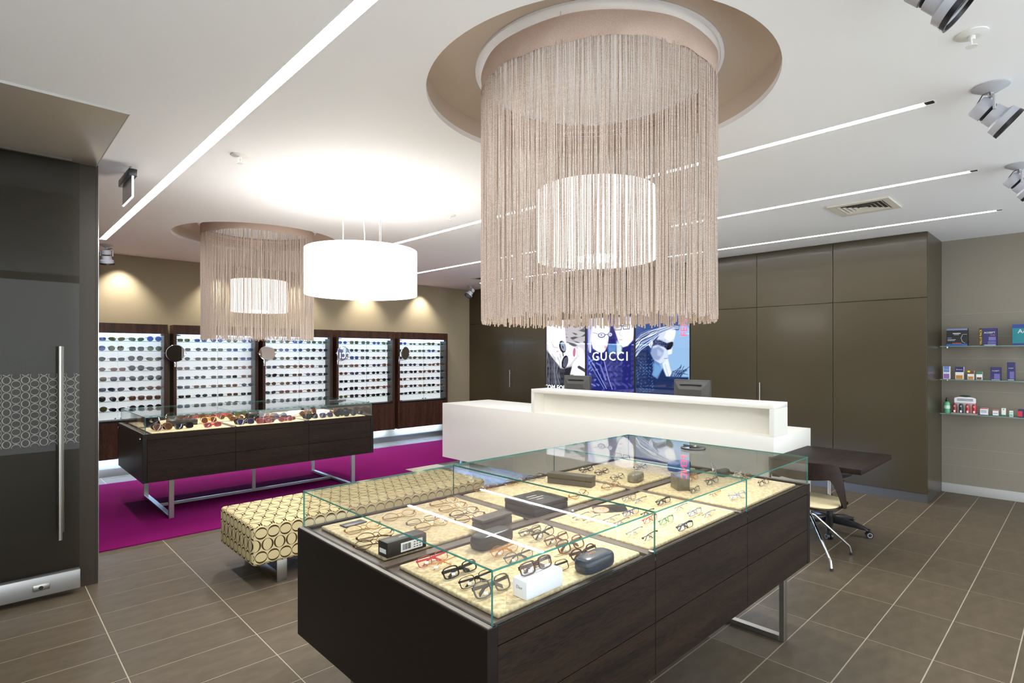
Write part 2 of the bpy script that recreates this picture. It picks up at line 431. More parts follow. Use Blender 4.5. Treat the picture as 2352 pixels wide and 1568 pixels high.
tag(cp, 'magenta pile carpet inset in the floor before the sunglasses wall', 'carpet')
# ---- ceiling with round coffers and light slots
C1, C2, RC, CD = (2.31, 1.78), (2.345, 6.64), .868, .135      # coffer centres, radius, depth
STRIPS = [(1.045, .062), (3.603, .05), (5.172, .05), (6.75, .05)]
SY = [.57, 3.03, 5.49, 7.92]
bm = bmesh.new()
def loop(pts):
    vv = [bm.verts.new((x, y, ZC)) for x, y in pts]
    return [bm.edges.new((vv[i], vv[(i + 1) % len(vv)])) for i in range(len(vv))]
E_ = loop([(X0, Y0), (X1, Y0), (X1, Y1), (X0, Y1)])
for c in (C1, C2): E_ += loop([(c[0] + RC * math.cos(2 * math.pi * i / 96), c[1] + RC * math.sin(2 * math.pi * i / 96)) for i in range(96)])
for x, ww in STRIPS: E_ += loop([(x - ww / 2, SY[0]), (x + ww / 2, SY[0]), (x + ww / 2, SY[-1]), (x - ww / 2, SY[-1])])
bmesh.ops.triangle_fill(bm, use_beauty=True, edges=E_, normal=(0, 0, -1))
for f in bm.faces:
    if f.normal.z > 0: f.normal_flip()
me = bpy.data.meshes.new('ceiling'); bm.to_mesh(me); bm.free(); me.materials.append(M_CEIL)
ceil = tag(obj('ceiling', me), 'white plasterboard ceiling with two round coffers', None, None, 'structure')
for k, c in enumerate((C1, C2)):
    rim = MB(); rim.lathe([(RC, ZC), (RC, ZC + .03)], 96, (c[0], c[1], 0))
    rim.f = [f for f in rim.f if len(f) == 4]; rim.mi = [0] * len(rim.f)
    rim.build('coffer_rim', M_CEIL, ceil, smooth=True)
    cf = MB(); cf.lathe([(RC + .001, ZC + .03), (RC + .001, ZC + CD)], 96, (c[0], c[1], 0))
    cf.f = [f for f in cf.f if len(f) == 4]; cf.mi = [0] * len(cf.f)
    cf.add([(c[0] + (RC + .001) * math.cos(2 * math.pi * i / 96), c[1] + (RC + .001) * math.sin(2 * math.pi * i / 96), ZC + CD) for i in range(96)], [tuple(range(96))])
    cf.build('coffer', pbr('taupe_coffer_paint', (202, 187, 172), .7, spec=.2), ceil, smooth=True)
# ---- walls
def wall(name, b, m, label):
    return tag(MB().box(*b).build(name, m), label, None, None, 'structure')
wall('wall_back', (X0, Y1, -.06, CAB + .3, Y1 + .1, ZC + .3), M_WALLT, 'taupe painted wall behind the sunglasses cabinets')
wall('wall_shelf', (X1, Y0, -.06, X1 + .1, Y1 + .1, ZC + .3), M_WHITEWALL, 'pale grey wall carrying the glass shelves')
wall('trim_3', (X0, Y0 - .1, 2.8, X1 + .1, Y0, ZC + .3), M_WHITEWALL, 'bulkhead over the glazed shop front')
wall('wall_entrance', (X0 - .1, 1.2, -.06, X0, Y1 + .1, ZC + .3), M_WHITEWALL, 'pale wall beside the shop entrance')
wall('trim_2', (X0 - .1, Y0 - .1, 2.8, X0, 1.2, ZC + .3), M_WHITEWALL, 'bulkhead over the open shop front')
wp = MB().box(X0, 4.82, 0, .600, 4.93, ZC).build('wall_partition', M_OLIVEG); tag(wp, 'glossy dark olive partition panel behind the sliding door', None, None, 'structure')
MB().box(.600, 4.818, 0, .614, 4.932, ZC).build('edge_trim', M_OLIVEG, wp)
MB().box(.614, 4.816, .01, .617, 4.822, ZC - .02).build('edge_bead', M_CHROME, wp)
# faint horizontal grooves of the shelf wall
ws = bpy.data.objects['wall_shelf']
for z in (.32, .52, 1.02, 1.18, 1.41, 1.55, 1.80, 2.06):
    MB().box(X1 - .0015, Y0, z - .002, X1 + .001, 1.224, z + .002).build('panel_groove', pbr('groove_shadow_gap', (150, 147, 140), .8), ws)
tag(MB().box(X1 - .014, Y0, 0, X1, 1.224, .105).build('baseboard_shelf', M_BASEW, bevel=.003), 'white skirting board under the shelf wall', None, None, 'structure')
tag(MB().box(X0, Y1 - .014, 0, CAB, Y1, .10).build('baseboard_back', M_STEEL, bevel=.003), 'metal skirting strip along the taupe wall', None, None, 'structure')
cpn = MB().box(X0, 3.635, ZC - .012, .600, 4.815, ZC + .01).build('trim_1', [pbr('taupe_ceiling_panel', (150, 140, 126), .3, spec=.5)], bevel=.002)
tag(cpn, 'taupe ceiling panel above the sliding door', None, None, 'structure')
MB().box(X0, 3.631, ZC - .013, .604, 3.635, ZC).build('panel_bead', M_BASEW, cpn)
MB().box(.600, 3.635, ZC - .013, .604, 4.815, ZC).build('panel_bead', M_BASEW, cpn)
MB().box(X0, 4.715, ZC - .03, .46, 4.75, ZC - .012).build('door_track', pbr('bronze_track', (92, 86, 76), .4, metal=.3), cpn)

# ---- sliding glass door
dr = empty('sliding_door', 'frameless glass sliding door with frosted ring band and steel bar', 'door', (-.4, 4.73, 0))
gl_r = at_y(182, 900, 4.735).x
MB().box(-1.75, 4.728, .12, gl_r, 4.740, ZC - .03).wbuild('glass_pane', M_DOORGL, dr)
zt = at_y(182, 857, 4.728).z; zb = at_y(182, 1016, 4.728).z
fm = bpy.data.meshes.new('frosted_band')
fm.from_pydata([(-1.75, 4.7265, zb), (gl_r, 4.7265, zb), (gl_r, 4.7265, zt), (-1.75, 4.7265, zt)], [], [(0, 1, 2, 3)])
fm.materials.append(M_FILM); uvl = fm.uv_layers.new(name='UVMap')
for li, (a, b) in enumerate(((zb, -1.75), (zb, gl_r), (zt, gl_r), (zt, -1.75))): uvl.data[li].uv = (a - zb, b)
obj('frosted_band', fm, dr, -dr.location)
rail = MB().box(-1.75, 4.705, .035, gl_r + .003, 4.762, .16).wbuild('bottom_rail', M_ALU, dr, bevel=.003)
MB().box(.26, 4.695, .075, .345, 4.706, .115).wbuild('lock_plate', M_STEEL, rail, bevel=.006)
MB().cyl((.3, 4.690, .095), (.3, 4.697, .095), .012).wbuild('keyhole', M_DKMETAL, rail)
hx = at_y(138, 1000, 4.66).x; hz1 = at_y(138, 795, 4.66).z; hz0 = at_y(138, 1240, 4.66).z
hb = MB().cyl((hx, 4.66, hz0), (hx, 4.66, hz1), .012, n=20).wbuild('pull_bar', M_STEEL, dr, smooth=True)
for z in (hz0 + .25, hz1 - .22): MB().cyl((hx, 4.66, z), (hx, 4.73, z), .009, n=12).wbuild('bar_mount', M_CHROME, hb, smooth=True)
MB().cyl((hx + .02, 4.78, hz0 + .02), (hx + .02, 4.78, hz1), .012, n=16).wbuild('pull_bar', M_STEEL, dr, smooth=True)

# ================================================================== CEILING FITTINGS
M_STRIP = emit('strip_tube_glow', (.94, .97, 1.0), K_STRIP)
SL = ['strip light running past the exit sign along the white ceiling', 'strip light nearest the round coffers on the shop side, first of three parallel',
      'middle strip light of three parallel over the reception counter', 'strip light closest to the tall olive cupboards']
for (x, ww), lab in zip(STRIPS, SL):
    t = empty('strip_light', 'recessed linear ' + lab, 'light', (x, 4.2, ZC), 0, 'recessed linear strip lights')
    h = MB(); z1 = ZC + .055; ht = ww / 2
    h.box(x - ht - .002, SY[0], ZC - .001, x - ht, SY[-1], z1).box(x + ht, SY[0], ZC - .001, x + ht + .002, SY[-1], z1).box(x - ht, SY[0], z1, x + ht, SY[-1], z1 + .002)
    h.box(x - ht, SY[0] - .003, ZC - .001, x + ht, SY[0], z1).box(x - ht, SY[-1], ZC - .001, x + ht, SY[-1] + .003, z1)
    h.wbuild('channel', M_CEIL, t)
    for a, b in zip(SY[:-1], SY[1:]):
        MB().box(x - ht + .002, a + (.05 if a == SY[0] else .006), ZC + .0005, x + ht - .002, b - (.05 if b == SY[-1] else .006), ZC + .012).wbuild('diffuser', M_STRIP, t)
    for a in (SY[0] + .022, SY[-1] - .022): MB().box(x - ht + .001, a - .018, ZC + .0005, x + ht - .001, a + .022, ZC + .012).wbuild('end_cap', M_DKMETAL, t)

def fringe_lamp(c, near, label):
    t = empty('fringe_pendant', label, 'pendant lamp', (c[0], c[1], ZC + CD), 0, 'fringed drum pendants in the coffers')
    RF, zt, zb = .588, 3.02, 1.766
    pl = MB().lathe([(.0, ZC + CD - .001), (RF + .034, ZC + CD - .001), (RF + .034, ZC + CD - .012), (RF + .02, ZC + CD - .012), (RF + .02, ZC + CD - .006), (0, ZC + CD - .006)], 72, (c[0], c[1], 0)).wbuild('mounting_plate', M_CEIL, t, smooth=True)
    for k in range(4):
        a = k * math.pi / 2 + .4; p = Vector((c[0] + (RF - .01) * math.cos(a), c[1] + (RF - .01) * math.sin(a), 0))
        MB().cyl(p + Vector((0, 0, zt - .01)), p + Vector((0, 0, ZC + CD - .006)), .003, n=6).wbuild('hanger_rod', M_CHROME, t)
    for zz in (zt, zt - .045, zt - .07):
        hp = MB(); hp.tube([(c[0] + (RF - .006) * math.cos(2 * math.pi * i / 72), c[1] + (RF - .006) * math.sin(2 * math.pi * i / 72), zz - .0) for i in range(72)], .0045, 6, closed=True)
        hp.wbuild('acrylic_hoop', M_ACRYL, t, smooth=True)
    bd = MB(); n = 180; rows = [zt - .002, zt - .03, zt - .06, zt - .09, zt - .112]
    vv = []
    for j, z in enumerate(rows):
        for i in range(n):
            a = 2 * math.pi * i / n
            wob = .0035 * math.sin(a * 9 + j) + .003 * math.sin(a * 23 + 1.3 * j) * (j / 4)
            dz = (.006 * math.sin(a * 5) + .003 * math.sin(a * 17)) if j == len(rows) - 1 else 0
            vv.append((c[0] + (RF + .004 + wob) * math.cos(a), c[1] + (RF + .004 + wob) * math.sin(a), z + dz))
    bd.add(vv, [(j * n + i, j * n + (i + 1) % n, (j + 1) * n + (i + 1) % n, (j + 1) * n + i) for j in range(len(rows) - 1) for i in range(n)])
    bd.wbuild('top_band', M_BAND, t, smooth=True)
    # strings
    N = 560 if near else 340
    rg = random.Random(3 if near else 5)
    r0 = .0026 if near else .0030
    H = zt - .1 - zb
    def string(seg, ns, amp):
        m = MB(); ph = rg.random() * 9; f1 = rg.uniform(2, 4)
        pts = [(amp * math.sin(ph + f1 * i / seg * 3), amp * math.sin(ph * 2 + f1 * i / seg * 2.3), -H * i / seg) for i in range(seg + 1)]
        rr = [r0 * rg.uniform(.88, 1.15) for _ in pts]; rr[-1] = r0 * 1.5
        return m.tube(pts, rr, ns)
    variants = [string(9, 5, .0016).mesh('string', M_YARN, smooth=True) for _ in range(14)] if near else None
    order = []
    for i in range(N):
        a = 2 * math.pi * (i + rg.uniform(-.42, .42)) / N + .006 * math.sin(i * .7) + .005 * math.sin(i * .23 + 1) + .004 * math.sin(i * 1.9)
        rr = RF - .001 + rg.uniform(-.006, .004)
        x, y = c[0] + rr * math.cos(a), c[1] + rr * math.sin(a)
        order.append((x * FX + y * FY, x, y, rg.uniform(-.012, .018), rg.randrange(14)))
    order.sort()
    bulk = MB()
    for k, (dp, x, y, dz, vi) in enumerate(order):
        if near and k < 295:
            o = obj('string', variants[vi], t, Vector((x, y, zt - .1)) - t.location)
            o.scale = (1, 1, 1 - dz / H); o.rotation_euler = (0, 0, rg.random() * 6)
        else:
            s = string(5, 4, .0016); L = 1 - dz / H
            bulk.add([(vx + x, vy + y, vz * L + zt - .1) for vx, vy, vz in s.v], s.f)
    tag(bulk.wbuild('string_curtain', M_YARN, t, smooth=True), kind='stuff')
    # inner drum
    zs0, zs1, rs = 2.085, 2.434, .304
    sh = MB().lathe([(rs, zs0), (rs, zs1), (rs - .004, zs1), (rs - .004, zs0)], 64, (c[0], c[1], 0), closed=True).wbuild('inner_shade', M_SHADE_IN, t, smooth=True)
    MB().lathe([(0, zs0 + .015), (rs - .006, zs0 + .015), (rs - .006, zs0 + .018), (0, zs0 + .018)], 48, (c[0], c[1], 0)).wbuild('diffuser_disc', M_SHADE_IN, sh, smooth=False)
    MB().lathe([(0, zs0 + .0), (.098, zs0 + .0), (.098, zs0 + .013), (0, zs0 + .013)], 40, (c[0], c[1], 0)).wbuild('light_aperture', M_DOWN, sh)
    for k in range(3):
        a = 2.1 * k + .3; MB().cyl((c[0] + (rs - .01) * math.cos(a), c[1] + (rs - .01) * math.sin(a), zs1), (c[0] + .02 * math.cos(a), c[1] + .02 * math.sin(a), ZC + CD - .006), .0012, n=5).wbuild('suspension_wire', M_WIRE, t)
    MB().cyl((c[0], c[1], zs0 + .02), (c[0], c[1], ZC + CD - .006), .004, n=6).wbuild('power_cord', M_WIRE, t)
    ld = bpy.data.lights.new('lamp_glow', 'SPOT'); ld.energy = K_DOWN * 6; ld.color = (1, .96, .9); ld.shadow_soft_size = .09; ld.spot_size = R(128); ld.spot_blend = .55
    lo = bpy.data.objects.new('lamp_glow', ld); COL.objects.link(lo); lo.parent = t; lo.location = (0, 0, zs0 - .02 - t.location.z)
    return t
M_SHADE_IN = mat_shade('inner_shade_fabric', (.98, .98, 1.0), .18, .4)
M_DOWN = emit('lamp_aperture_glow', (1.0, .97, .9), 10.0)
fringe_lamp(C1, True, 'taupe string-fringe drum pendant hanging over the spectacles case')
fringe_lamp(C2, False, 'taupe string-fringe drum pendant hanging over the sunglasses case on the carpet')

# white drum pendant
def white_pendant():
    c = (2.296, 4.181); rs, z0, z1 = .449, 2.085, 2.451
    t = empty('drum_pendant', 'large glowing white drum pendant hanging over the patterned bench', 'pendant lamp', (c[0], c[1], ZC))
    sm = mat_shade('white_drum_fabric', (1.0, .985, .96), K_SHADE * .38, .5)
    sh = MB().lathe([(rs, z0), (rs, z1), (rs - .004, z1), (rs - .004, z0)], 80, (c[0], c[1], 0), closed=True).wbuild('drum_shade', sm, t, smooth=True)
    MB().lathe([(0, z0 + .02), (rs - .006, z0 + .02), (rs - .006, z0 + .023), (0, z0 + .023)], 64, (c[0], c[1], 0)).wbuild('diffuser', emit('drum_diffuser_glow', (1, .975, .93), K_SHADE * .6), sh)
    MB().box(c[0] + .04, c[1] - .3, z0 + .004, c[0] + .046, c[1] - .1, z0 + .02).wbuild('shade_strut', M_WIRE, sh)
    for k in range(3):
        a = 2 * math.pi * k / 3; MB().lathe([(0, -.05), (.035, -.045), (.05, 0), (.035, .045), (0, .05)], 16, (c[0] + .16 * math.cos(a), c[1] + .16 * math.sin(a), z1 - .13)).wbuild('bulb', emit('bulb_glow', (1, .95, .86), K_SHADE * 2.2), t, smooth=True)
    MB().cyl((c[0], c[1], ZC - .045), (c[0], c[1], ZC), .045, n=28).wbuild('ceiling_rose', M_WIRE, t, smooth=True)
    MB().tube([(c[0], c[1], ZC - .04), (c[0] + .01, c[1] - .01, ZC - .2), (c[0] + .015, c[1] - .02, ZC - .35), (c[0] + .01, c[1], z1 - .06)], .0035, 6).wbuild('power_cord', M_WIRE, t)
    for a in (.3, 1.87, 3.44, 5.0):
        p = (c[0] + .21 * math.cos(a), c[1] + .21 * math.sin(a))
        w_ = MB().cyl((p[0], p[1], z1 - .01), (p[0], p[1], ZC), .0012, n=5).wbuild('suspension_wire', M_WIRE, t)
        MB().cyl((p[0], p[1], ZC - .014), (p[0], p[1], ZC), .01, n=10).wbuild('wire_anchor', M_WIRE, w_)
white_pendant()

def spotlight(x, y, aim, label, s=1.0, group='ceiling spotlights'):
    """surface spotlight: disc base, yoke and a two-stage cylinder head"""
    t = empty('ceiling_spotlight', label, 'spotlight', (x, y, ZC), 0, group)
    d = Vector(aim).normalized(); side = d.cross(Vector((0, 0, 1))).normalized()
    MB().lathe([(0, 0), (.075 * s, 0), (.075 * s, -.006 * s), (.03 * s, -.032 * s), (0, -.034 * s)], 32).build('base_disc', M_GREYM, t, smooth=True)
    piv = Vector((0, 0, -.135 * s))
    MB().tube([(0, 0, -.03 * s), (0, 0, -.055 * s)], .012 * s, 10).build('stem', M_GREYM, t, smooth=True)
    for sg in (-1, 1):
        m = MB(); a = side * sg
        m.tube([Vector((0, 0, -.052 * s)), a * .03 * s + Vector((0, 0, -.055 * s)), a * .062 * s + Vector((0, 0, -.07 * s)), a * .062 * s + piv], .007 * s, 6)
        m.build('yoke_arm', M_GREYM, t, smooth=True)
    Mx = d.to_track_quat('Z', 'Y').to_matrix().to_4x4(); Mx.translation = piv
    hd = MB().lathe([(0, -.075 * s), (.045 * s, -.075 * s), (.05 * s, -.065 * s), (.05 * s, -.02 * s), (.04 * s, -.018 * s), (.04 * s, -.006 * s), (.05 * s, -.004 * s), (.052 * s, .04 * s), (.07 * s, .05 * s), (.073 * s, .09 * s), (.066 * s, .09 * s), (.05 * s, .05 * s), (0, .048 * s)], 36, m=Mx).build('lamp_head', pbr('pale_grey_metal', (172, 173, 180), .4), t, smooth=True)
    MB().lathe([(.074 * s, .082 * s), (.076 * s, .1 * s), (.068 * s, .1 * s), (.062 * s, .075 * s)], 36, m=Mx, closed=True).build('front_bezel', M_BLACK, hd, smooth=True)
    MB().lathe([(0, .05 * s), (.05 * s, .056 * s), (.063 * s, .084 * s)], 36, m=Mx).build('reflector', M_CHROME, hd, smooth=True)
    MB().lathe([(.0405 * s, -.018 * s), (.047 * s, -.012 * s), (.0405 * s, -.006 * s)], 28, m=Mx).build('cooling_gap', M_BLACK, hd)
    cb = [Vector((.01, 0, -.05 * s)), Vector((.0, 0, -.06 * s)) + side * .05 * s - d * .02, Vector((0, 0, -.1 * s)) + side * .06 * s - d * .06 * s, piv - d * .075 * s]
    MB().tube(cb, .003 * s, 6).build('lead_cable', M_DGREY, t, smooth=True)
    return t
A_ = (.25, -.75, -.72)
spotlight(3.595, .348, A_, 'grey spotlight on the ceiling between the sprinkler and the air grille', 1.0)
spotlight(5.224, .356, A_, 'grey spotlight on the ceiling nearer the glass wall shelves, past the air grille', 1.0)
spotlight(2.27, .36, A_, 'grey spotlight on the ceiling just beside the sprinkler head', 1.0)
spotlight(1.131, 8.225, (.1, .25, -1), 'grey spotlight pointing down at the end of the strip by the exit sign', 1.0)
spotlight(6.819, 8.244, (-.55, .1, -.7), 'grey tilted spotlight in the ceiling corner by the olive cupboards', 1.0)
def sprinkler(px, py, label):
    p = at_z(px, py, ZC); t = empty('sprinkler', label, 'sprinkler', p, 0, 'ceiling sprinklers')
    MB().lathe([(0, 0), (.055, 0), (.055, -.004), (.03, -.012), (.02, -.012), (0, -.006)], 28).build('escutcheon', pbr('white_metal', (225, 224, 220), .35), t, smooth=True)
    b = MB(); b.cyl((0, 0, -.008), (0, 0, -.025), .012, n=12).cyl((.012, 0, -.02), (.004, 0, -.05), .0025, n=6).cyl((-.012, 0, -.02), (-.004, 0, -.05), .0025, n=6)
    b.build('nozzle', pbr('white_metal', (225, 224, 220), .35), t)
    MB().cyl((0, 0, -.05), (0, 0, -.053), .02, n=16).build('deflector', pbr('white_metal', (225, 224, 220), .35), t)
sprinkler(2232, 78, 'white sprinkler head among the ceiling spotlights')
sprinkler(551, 357, 'white sprinkler head between the long strip light and the white drum pendant')
sprinkler(1034, 494, 'white sprinkler head between the white drum pendant and the fringed pendant')
# air grille
g = empty('air_grille', 'square white louvred air grille in the ceiling between strip lights', 'air vent', (5.71, 1.413, ZC))
m = MB()
for a in range(4):
    m.box(-.235, -.235, -.014, .18, -.18, -.0005, m=Matrix.Rotation(a * math.pi / 2, 4, 'Z'))
m.build('frame', pbr('grille_enamel', (214, 208, 194), .5), g)
MB().box(-.18, -.18, -.002, .18, .18, -.0005).build('duct', pbr('dark_duct', (60, 56, 50), .9), g)
for k in range(5):
    r = .172 - k * .034; m = MB()
    for a in range(4):
        Mz = Matrix.Rotation(a * math.pi / 2, 4, 'Z')
        m.add([Mz @ Vector(p) for p in ((-r, -r, -.013), (r, -r, -.013), (r - .02, -r + .02, -.003), (-r + .02, -r + .02, -.003))], [(0, 1, 2, 3)])
    m.build('louvre', pbr('grille_enamel', (214, 208, 194), .5), g)
g2 = empty('air_grille', 'small white ceiling grille near the corner of the taupe wall', 'air vent', (6.35, 7.35, ZC))
m = MB()
for a in range(4): m.box(-.16, -.16, -.008, .12, -.12, -.0005, m=Matrix.Rotation(a * math.pi / 2, 4, 'Z'))
m.build('frame', pbr('grille_enamel', (214, 208, 194), .5), g2)
MB().box(-.12, -.12, -.002, .12, .12, -.0005).build('duct', pbr('dark_duct', (60, 56, 50), .9), g2)
# exit sign
ex = empty('exit_sign', 'edge-lit blade exit sign hanging from the ceiling by the sliding door', 'exit sign', (.78, 4.85, ZC))
pa = at_x(305, 450, .78); pb = at_x(283, 473, .78)
ya, yb = pa.y, pb.y; zb_ = (pa.z + pb.z) / 2
MB().box(.755, ya - .01, ZC - .085, .805, yb + .03, ZC - .035).wbuild('housing', M_BLACK, ex, bevel=.004)
for y in (ya + .08, yb - .08): MB().cyl((.78, y, ZC - .04), (.78, y, ZC), .008, n=10).wbuild('mount', M_STEEL, ex)
MB().box(.776, ya, zb_, .784, yb, ZC - .085).wbuild('blade', pbr('sign_acrylic', (168, 160, 158), .2, spec=.5), ex)
ge = emit('sign_edge_glow', (.72, .82, 1.0), 4.0)
MB().box(.775, ya - .004, zb_ - .004, .785, ya, ZC - .085).wbuild('lit_edge', ge, ex); MB().box(.775, ya, zb_ - .004, .785, yb, zb_).wbuild('lit_edge', ge, ex)
# wall-washing downlights over the sunglasses wall
UX = [.755 + 1.186 * k for k in range(5)]; UW = 1.12
ORD = ['first', 'second', 'third', 'fourth', 'fifth']
for k, x in enumerate(UX):
    t = empty('downlight', 'small recessed downlight over the %s wall cabinet counted from the sliding door' % ORD[k], 'downlight', (x + UW / 2 + .05, 8.70, ZC), 0, 'wall-wash downlights')
    MB().lathe([(.03, .0), (.045, -.001), (.045, -.004), (.03, -.004)], 24, closed=True).build('trim_ring', M_CEIL, t, smooth=True)
    ld = bpy.data.lights.new('downlight_beam', 'SPOT'); ld.energy = 44; ld.color = (1, .94, .85); ld.spot_size = R(92); ld.spot_blend = .8; ld.shadow_soft_size = .02
    lo = bpy.data.objects.new('downlight_beam', ld); COL.objects.link(lo); lo.parent = t; lo.location = (0, 0, -.012)

# ================================================================== OLIVE CUPBOARDS
ZS = 2.207
def tall_unit(y0, y1, label, handle=None, group='tall olive cupboards'):
    t = empty('tall_cupboard', label, 'cupboard', ((CAB + X1) / 2, (y0 + y1) / 2, 0), 0, group)
    MB().box(CAB + .02, y0, .10, X1 - .006, y1, ZC - .002).wbuild('carcass', M_OLIVE, t)
    MB().box(CAB + .012, y0, 0, X1 - .006, y1, .10).wbuild('plinth', M_PLINTH, t)
    MB().box(CAB, y0 + .003, ZS + .003, CAB + .02, y1 - .003, ZC - .004).wbuild('top_panel', M_OLIVE, t, bevel=.0015, seg=1)
    d = MB().box(CAB, y0 + .003, .103, CAB + .02, y1 - .003, ZS - .003).wbuild('door', M_OLIVE, t, bevel=.0015, seg=1)
    if handle:
        hy, z0, z1 = handle
        h = MB(); h.cyl((CAB - .035, hy, z0), (CAB - .035, hy, z1), .007, n=12)
        for z in (z0 + .06, z1 - .06): h.cyl((CAB - .035, hy, z), (CAB + .001, hy, z), .005, n=10)
        h.wbuild('handle', M_STEEL, d, smooth=True)
tall_unit(1.224, 2.135, 'tall olive cupboard at the end beside the glass wall shelves')
tall_unit(2.135, 3.031, 'tall olive cupboard with a bar handle, second from the glass wall shelves', (2.98, .94, 1.235))
tall_unit(3.031, 3.965, 'tall olive cupboard directly beside the illuminated blue portrait poster')
tall_unit(6.77, 7.583, 'tall olive cupboard directly beside the illuminated poster of the reclining face')
tall_unit(7.583, 8.898, 'tall olive cupboard with a bar handle next to the taupe wall', (7.66, .975, 1.30))
# surround above/below the light boxes
t = empty('tall_cupboard', 'olive panelled surround holding the three illuminated posters', 'cupboard', ((CAB + X1) / 2, 5.37, 0), 0, 'tall olive cupboards')
MB().box(CAB + .06, 3.965, .10, X1 - .006, 6.77, ZC - .002).wbuild('carcass', M_OLIVE, t)
MB().box(CAB + .012, 3.965, 0, X1 - .006, 6.77, .10).wbuild('plinth', M_PLINTH, t)
for a, b in ((3.965, 4.9), (4.9, 5.86), (5.86, 6.77)):
    MB().box(CAB, a + .003, ZS + .003, CAB + .06, b - .003, ZC - .004).wbuild('top_panel', M_OLIVE, t)
    MB().box(CAB, a + .003, .103, CAB + .06, b - .003, .80).wbuild('lower_panel', M_OLIVE, t)
# ---- posters
def blur(A, r):
    for _ in range(2):
        for ax in (0, 1):
            B = np.zeros_like(A); n = 0
            for k in range(-r, r + 1): B += np.roll(A, k, ax); n += 1
            A = B / n
    return A
def paint(y0, y1, z0, z1, bg, shapes, seed):
    """printed picture as colours on a fine grid; the shapes are drawn in the coordinates of the poster face"""
    NX, NZ = 200, 300
    ys = np.linspace(y1, y0, NX); zs = np.linspace(z0, z1, NZ)
    Yg, Zg = np.meshgrid(ys, zs)
    dep = CAB * FX + Yg * FY
    U = (CX + FPX * (CAB * RX + Yg * RY) / dep - 1220) * 5.88
    V = (HY - FPX * (Zg - EYE) / dep - 700) * 5.88
    rg = np.random.RandomState(seed)
    img = np.zeros((NZ, NX, 3)); img[:] = np.array(srgb(bg)[:3])
    for sh in shapes:
        kind = sh[0]
        if kind == 'poly':
            _, pts, col, soft, *op = sh
            ins = np.zeros((NZ, NX), bool); n = len(pts)
            for i in range(n):
                (ax, ay), (bx, by) = pts[i], pts[(i + 1) % n]
                if ay == by: continue
                c = ((ay > V) != (by > V)) & (U < (bx - ax) * (V - ay) / (by - ay) + ax); ins ^= c
            a = blur(ins.astype(float), max(1, soft // 2)) if soft else ins.astype(float)
        elif kind == 'ell':
            _, (cx, cy, ra, rb, ang), col, soft, *op = sh
            ca, sa = math.cos(R(ang)), math.sin(R(ang)); du, dv = U - cx, V - cy
            q = ((du * ca + dv * sa) / ra) ** 2 + ((-du * sa + dv * ca) / rb) ** 2
            a = np.clip((1 - q) * (min(ra, rb) / max(soft * 6, 4)), 0, 1)
        elif kind == 'line':
            _, pts, wd, col, soft, *op = sh
            D = np.full((NZ, NX), 1e9)
            for (ax, ay), (bx, by) in zip(pts[:-1], pts[1:]):
                L = (bx - ax) ** 2 + (by - ay) ** 2 + 1e-6
                q = np.clip(((U - ax) * (bx - ax) + (V - ay) * (by - ay)) / L, 0, 1)
                D = np.minimum(D, np.hypot(U - ax - q * (bx - ax), V - ay - q * (by - ay)))
            a = np.clip((wd / 2 - D) / 4 + .5, 0, 1)
        elif kind == 'noise':
            _, (u0, v0, u1, v1), col, thr, sc, *op = sh
            nz = np.sin(U / sc[0] + 2.1 * np.sin(V / sc[1] * 1.3) + seed) * np.sin(V / sc[1] + 1.7 * np.sin(U / sc[0] * .8))
            a = np.clip((nz - thr) * 3, 0, 1) * ((U > u0) & (U < u1) & (V > v0) & (V < v1))
        a = (a * (op[0] if op else 1.0))[..., None]
        img = img * (1 - a) + np.array(srgb(col)[:3]) * a
    return ys, zs, img
def mat_print():
    m, nt, out = new_mat('backlit_print')
    at = nt.nodes.new('ShaderNodeVertexColor'); at.layer_name = 'print'
    e = nt.nodes.new('ShaderNodeEmission'); e.inputs[1].default_value = K_POSTER; nt.links.new(at.outputs[0], e.inputs[0])
    g = nt.nodes.new('ShaderNodeBsdfGlossy'); g.inputs['Roughness'].default_value = .02; g.inputs[0].default_value = (.05, .05, .05, 1)
    s = nt.nodes.new('ShaderNodeAddShader'); nt.links.new(e.outputs[0], s.inputs[0]); nt.links.new(g.outputs[0], s.inputs[1])
    nt.links.new(s.outputs[0], out.inputs[0]); return m
M_PRINT = mat_print()
W_, SK, SKB = (250, 250, 255), (236, 226, 232), (200, 205, 225)
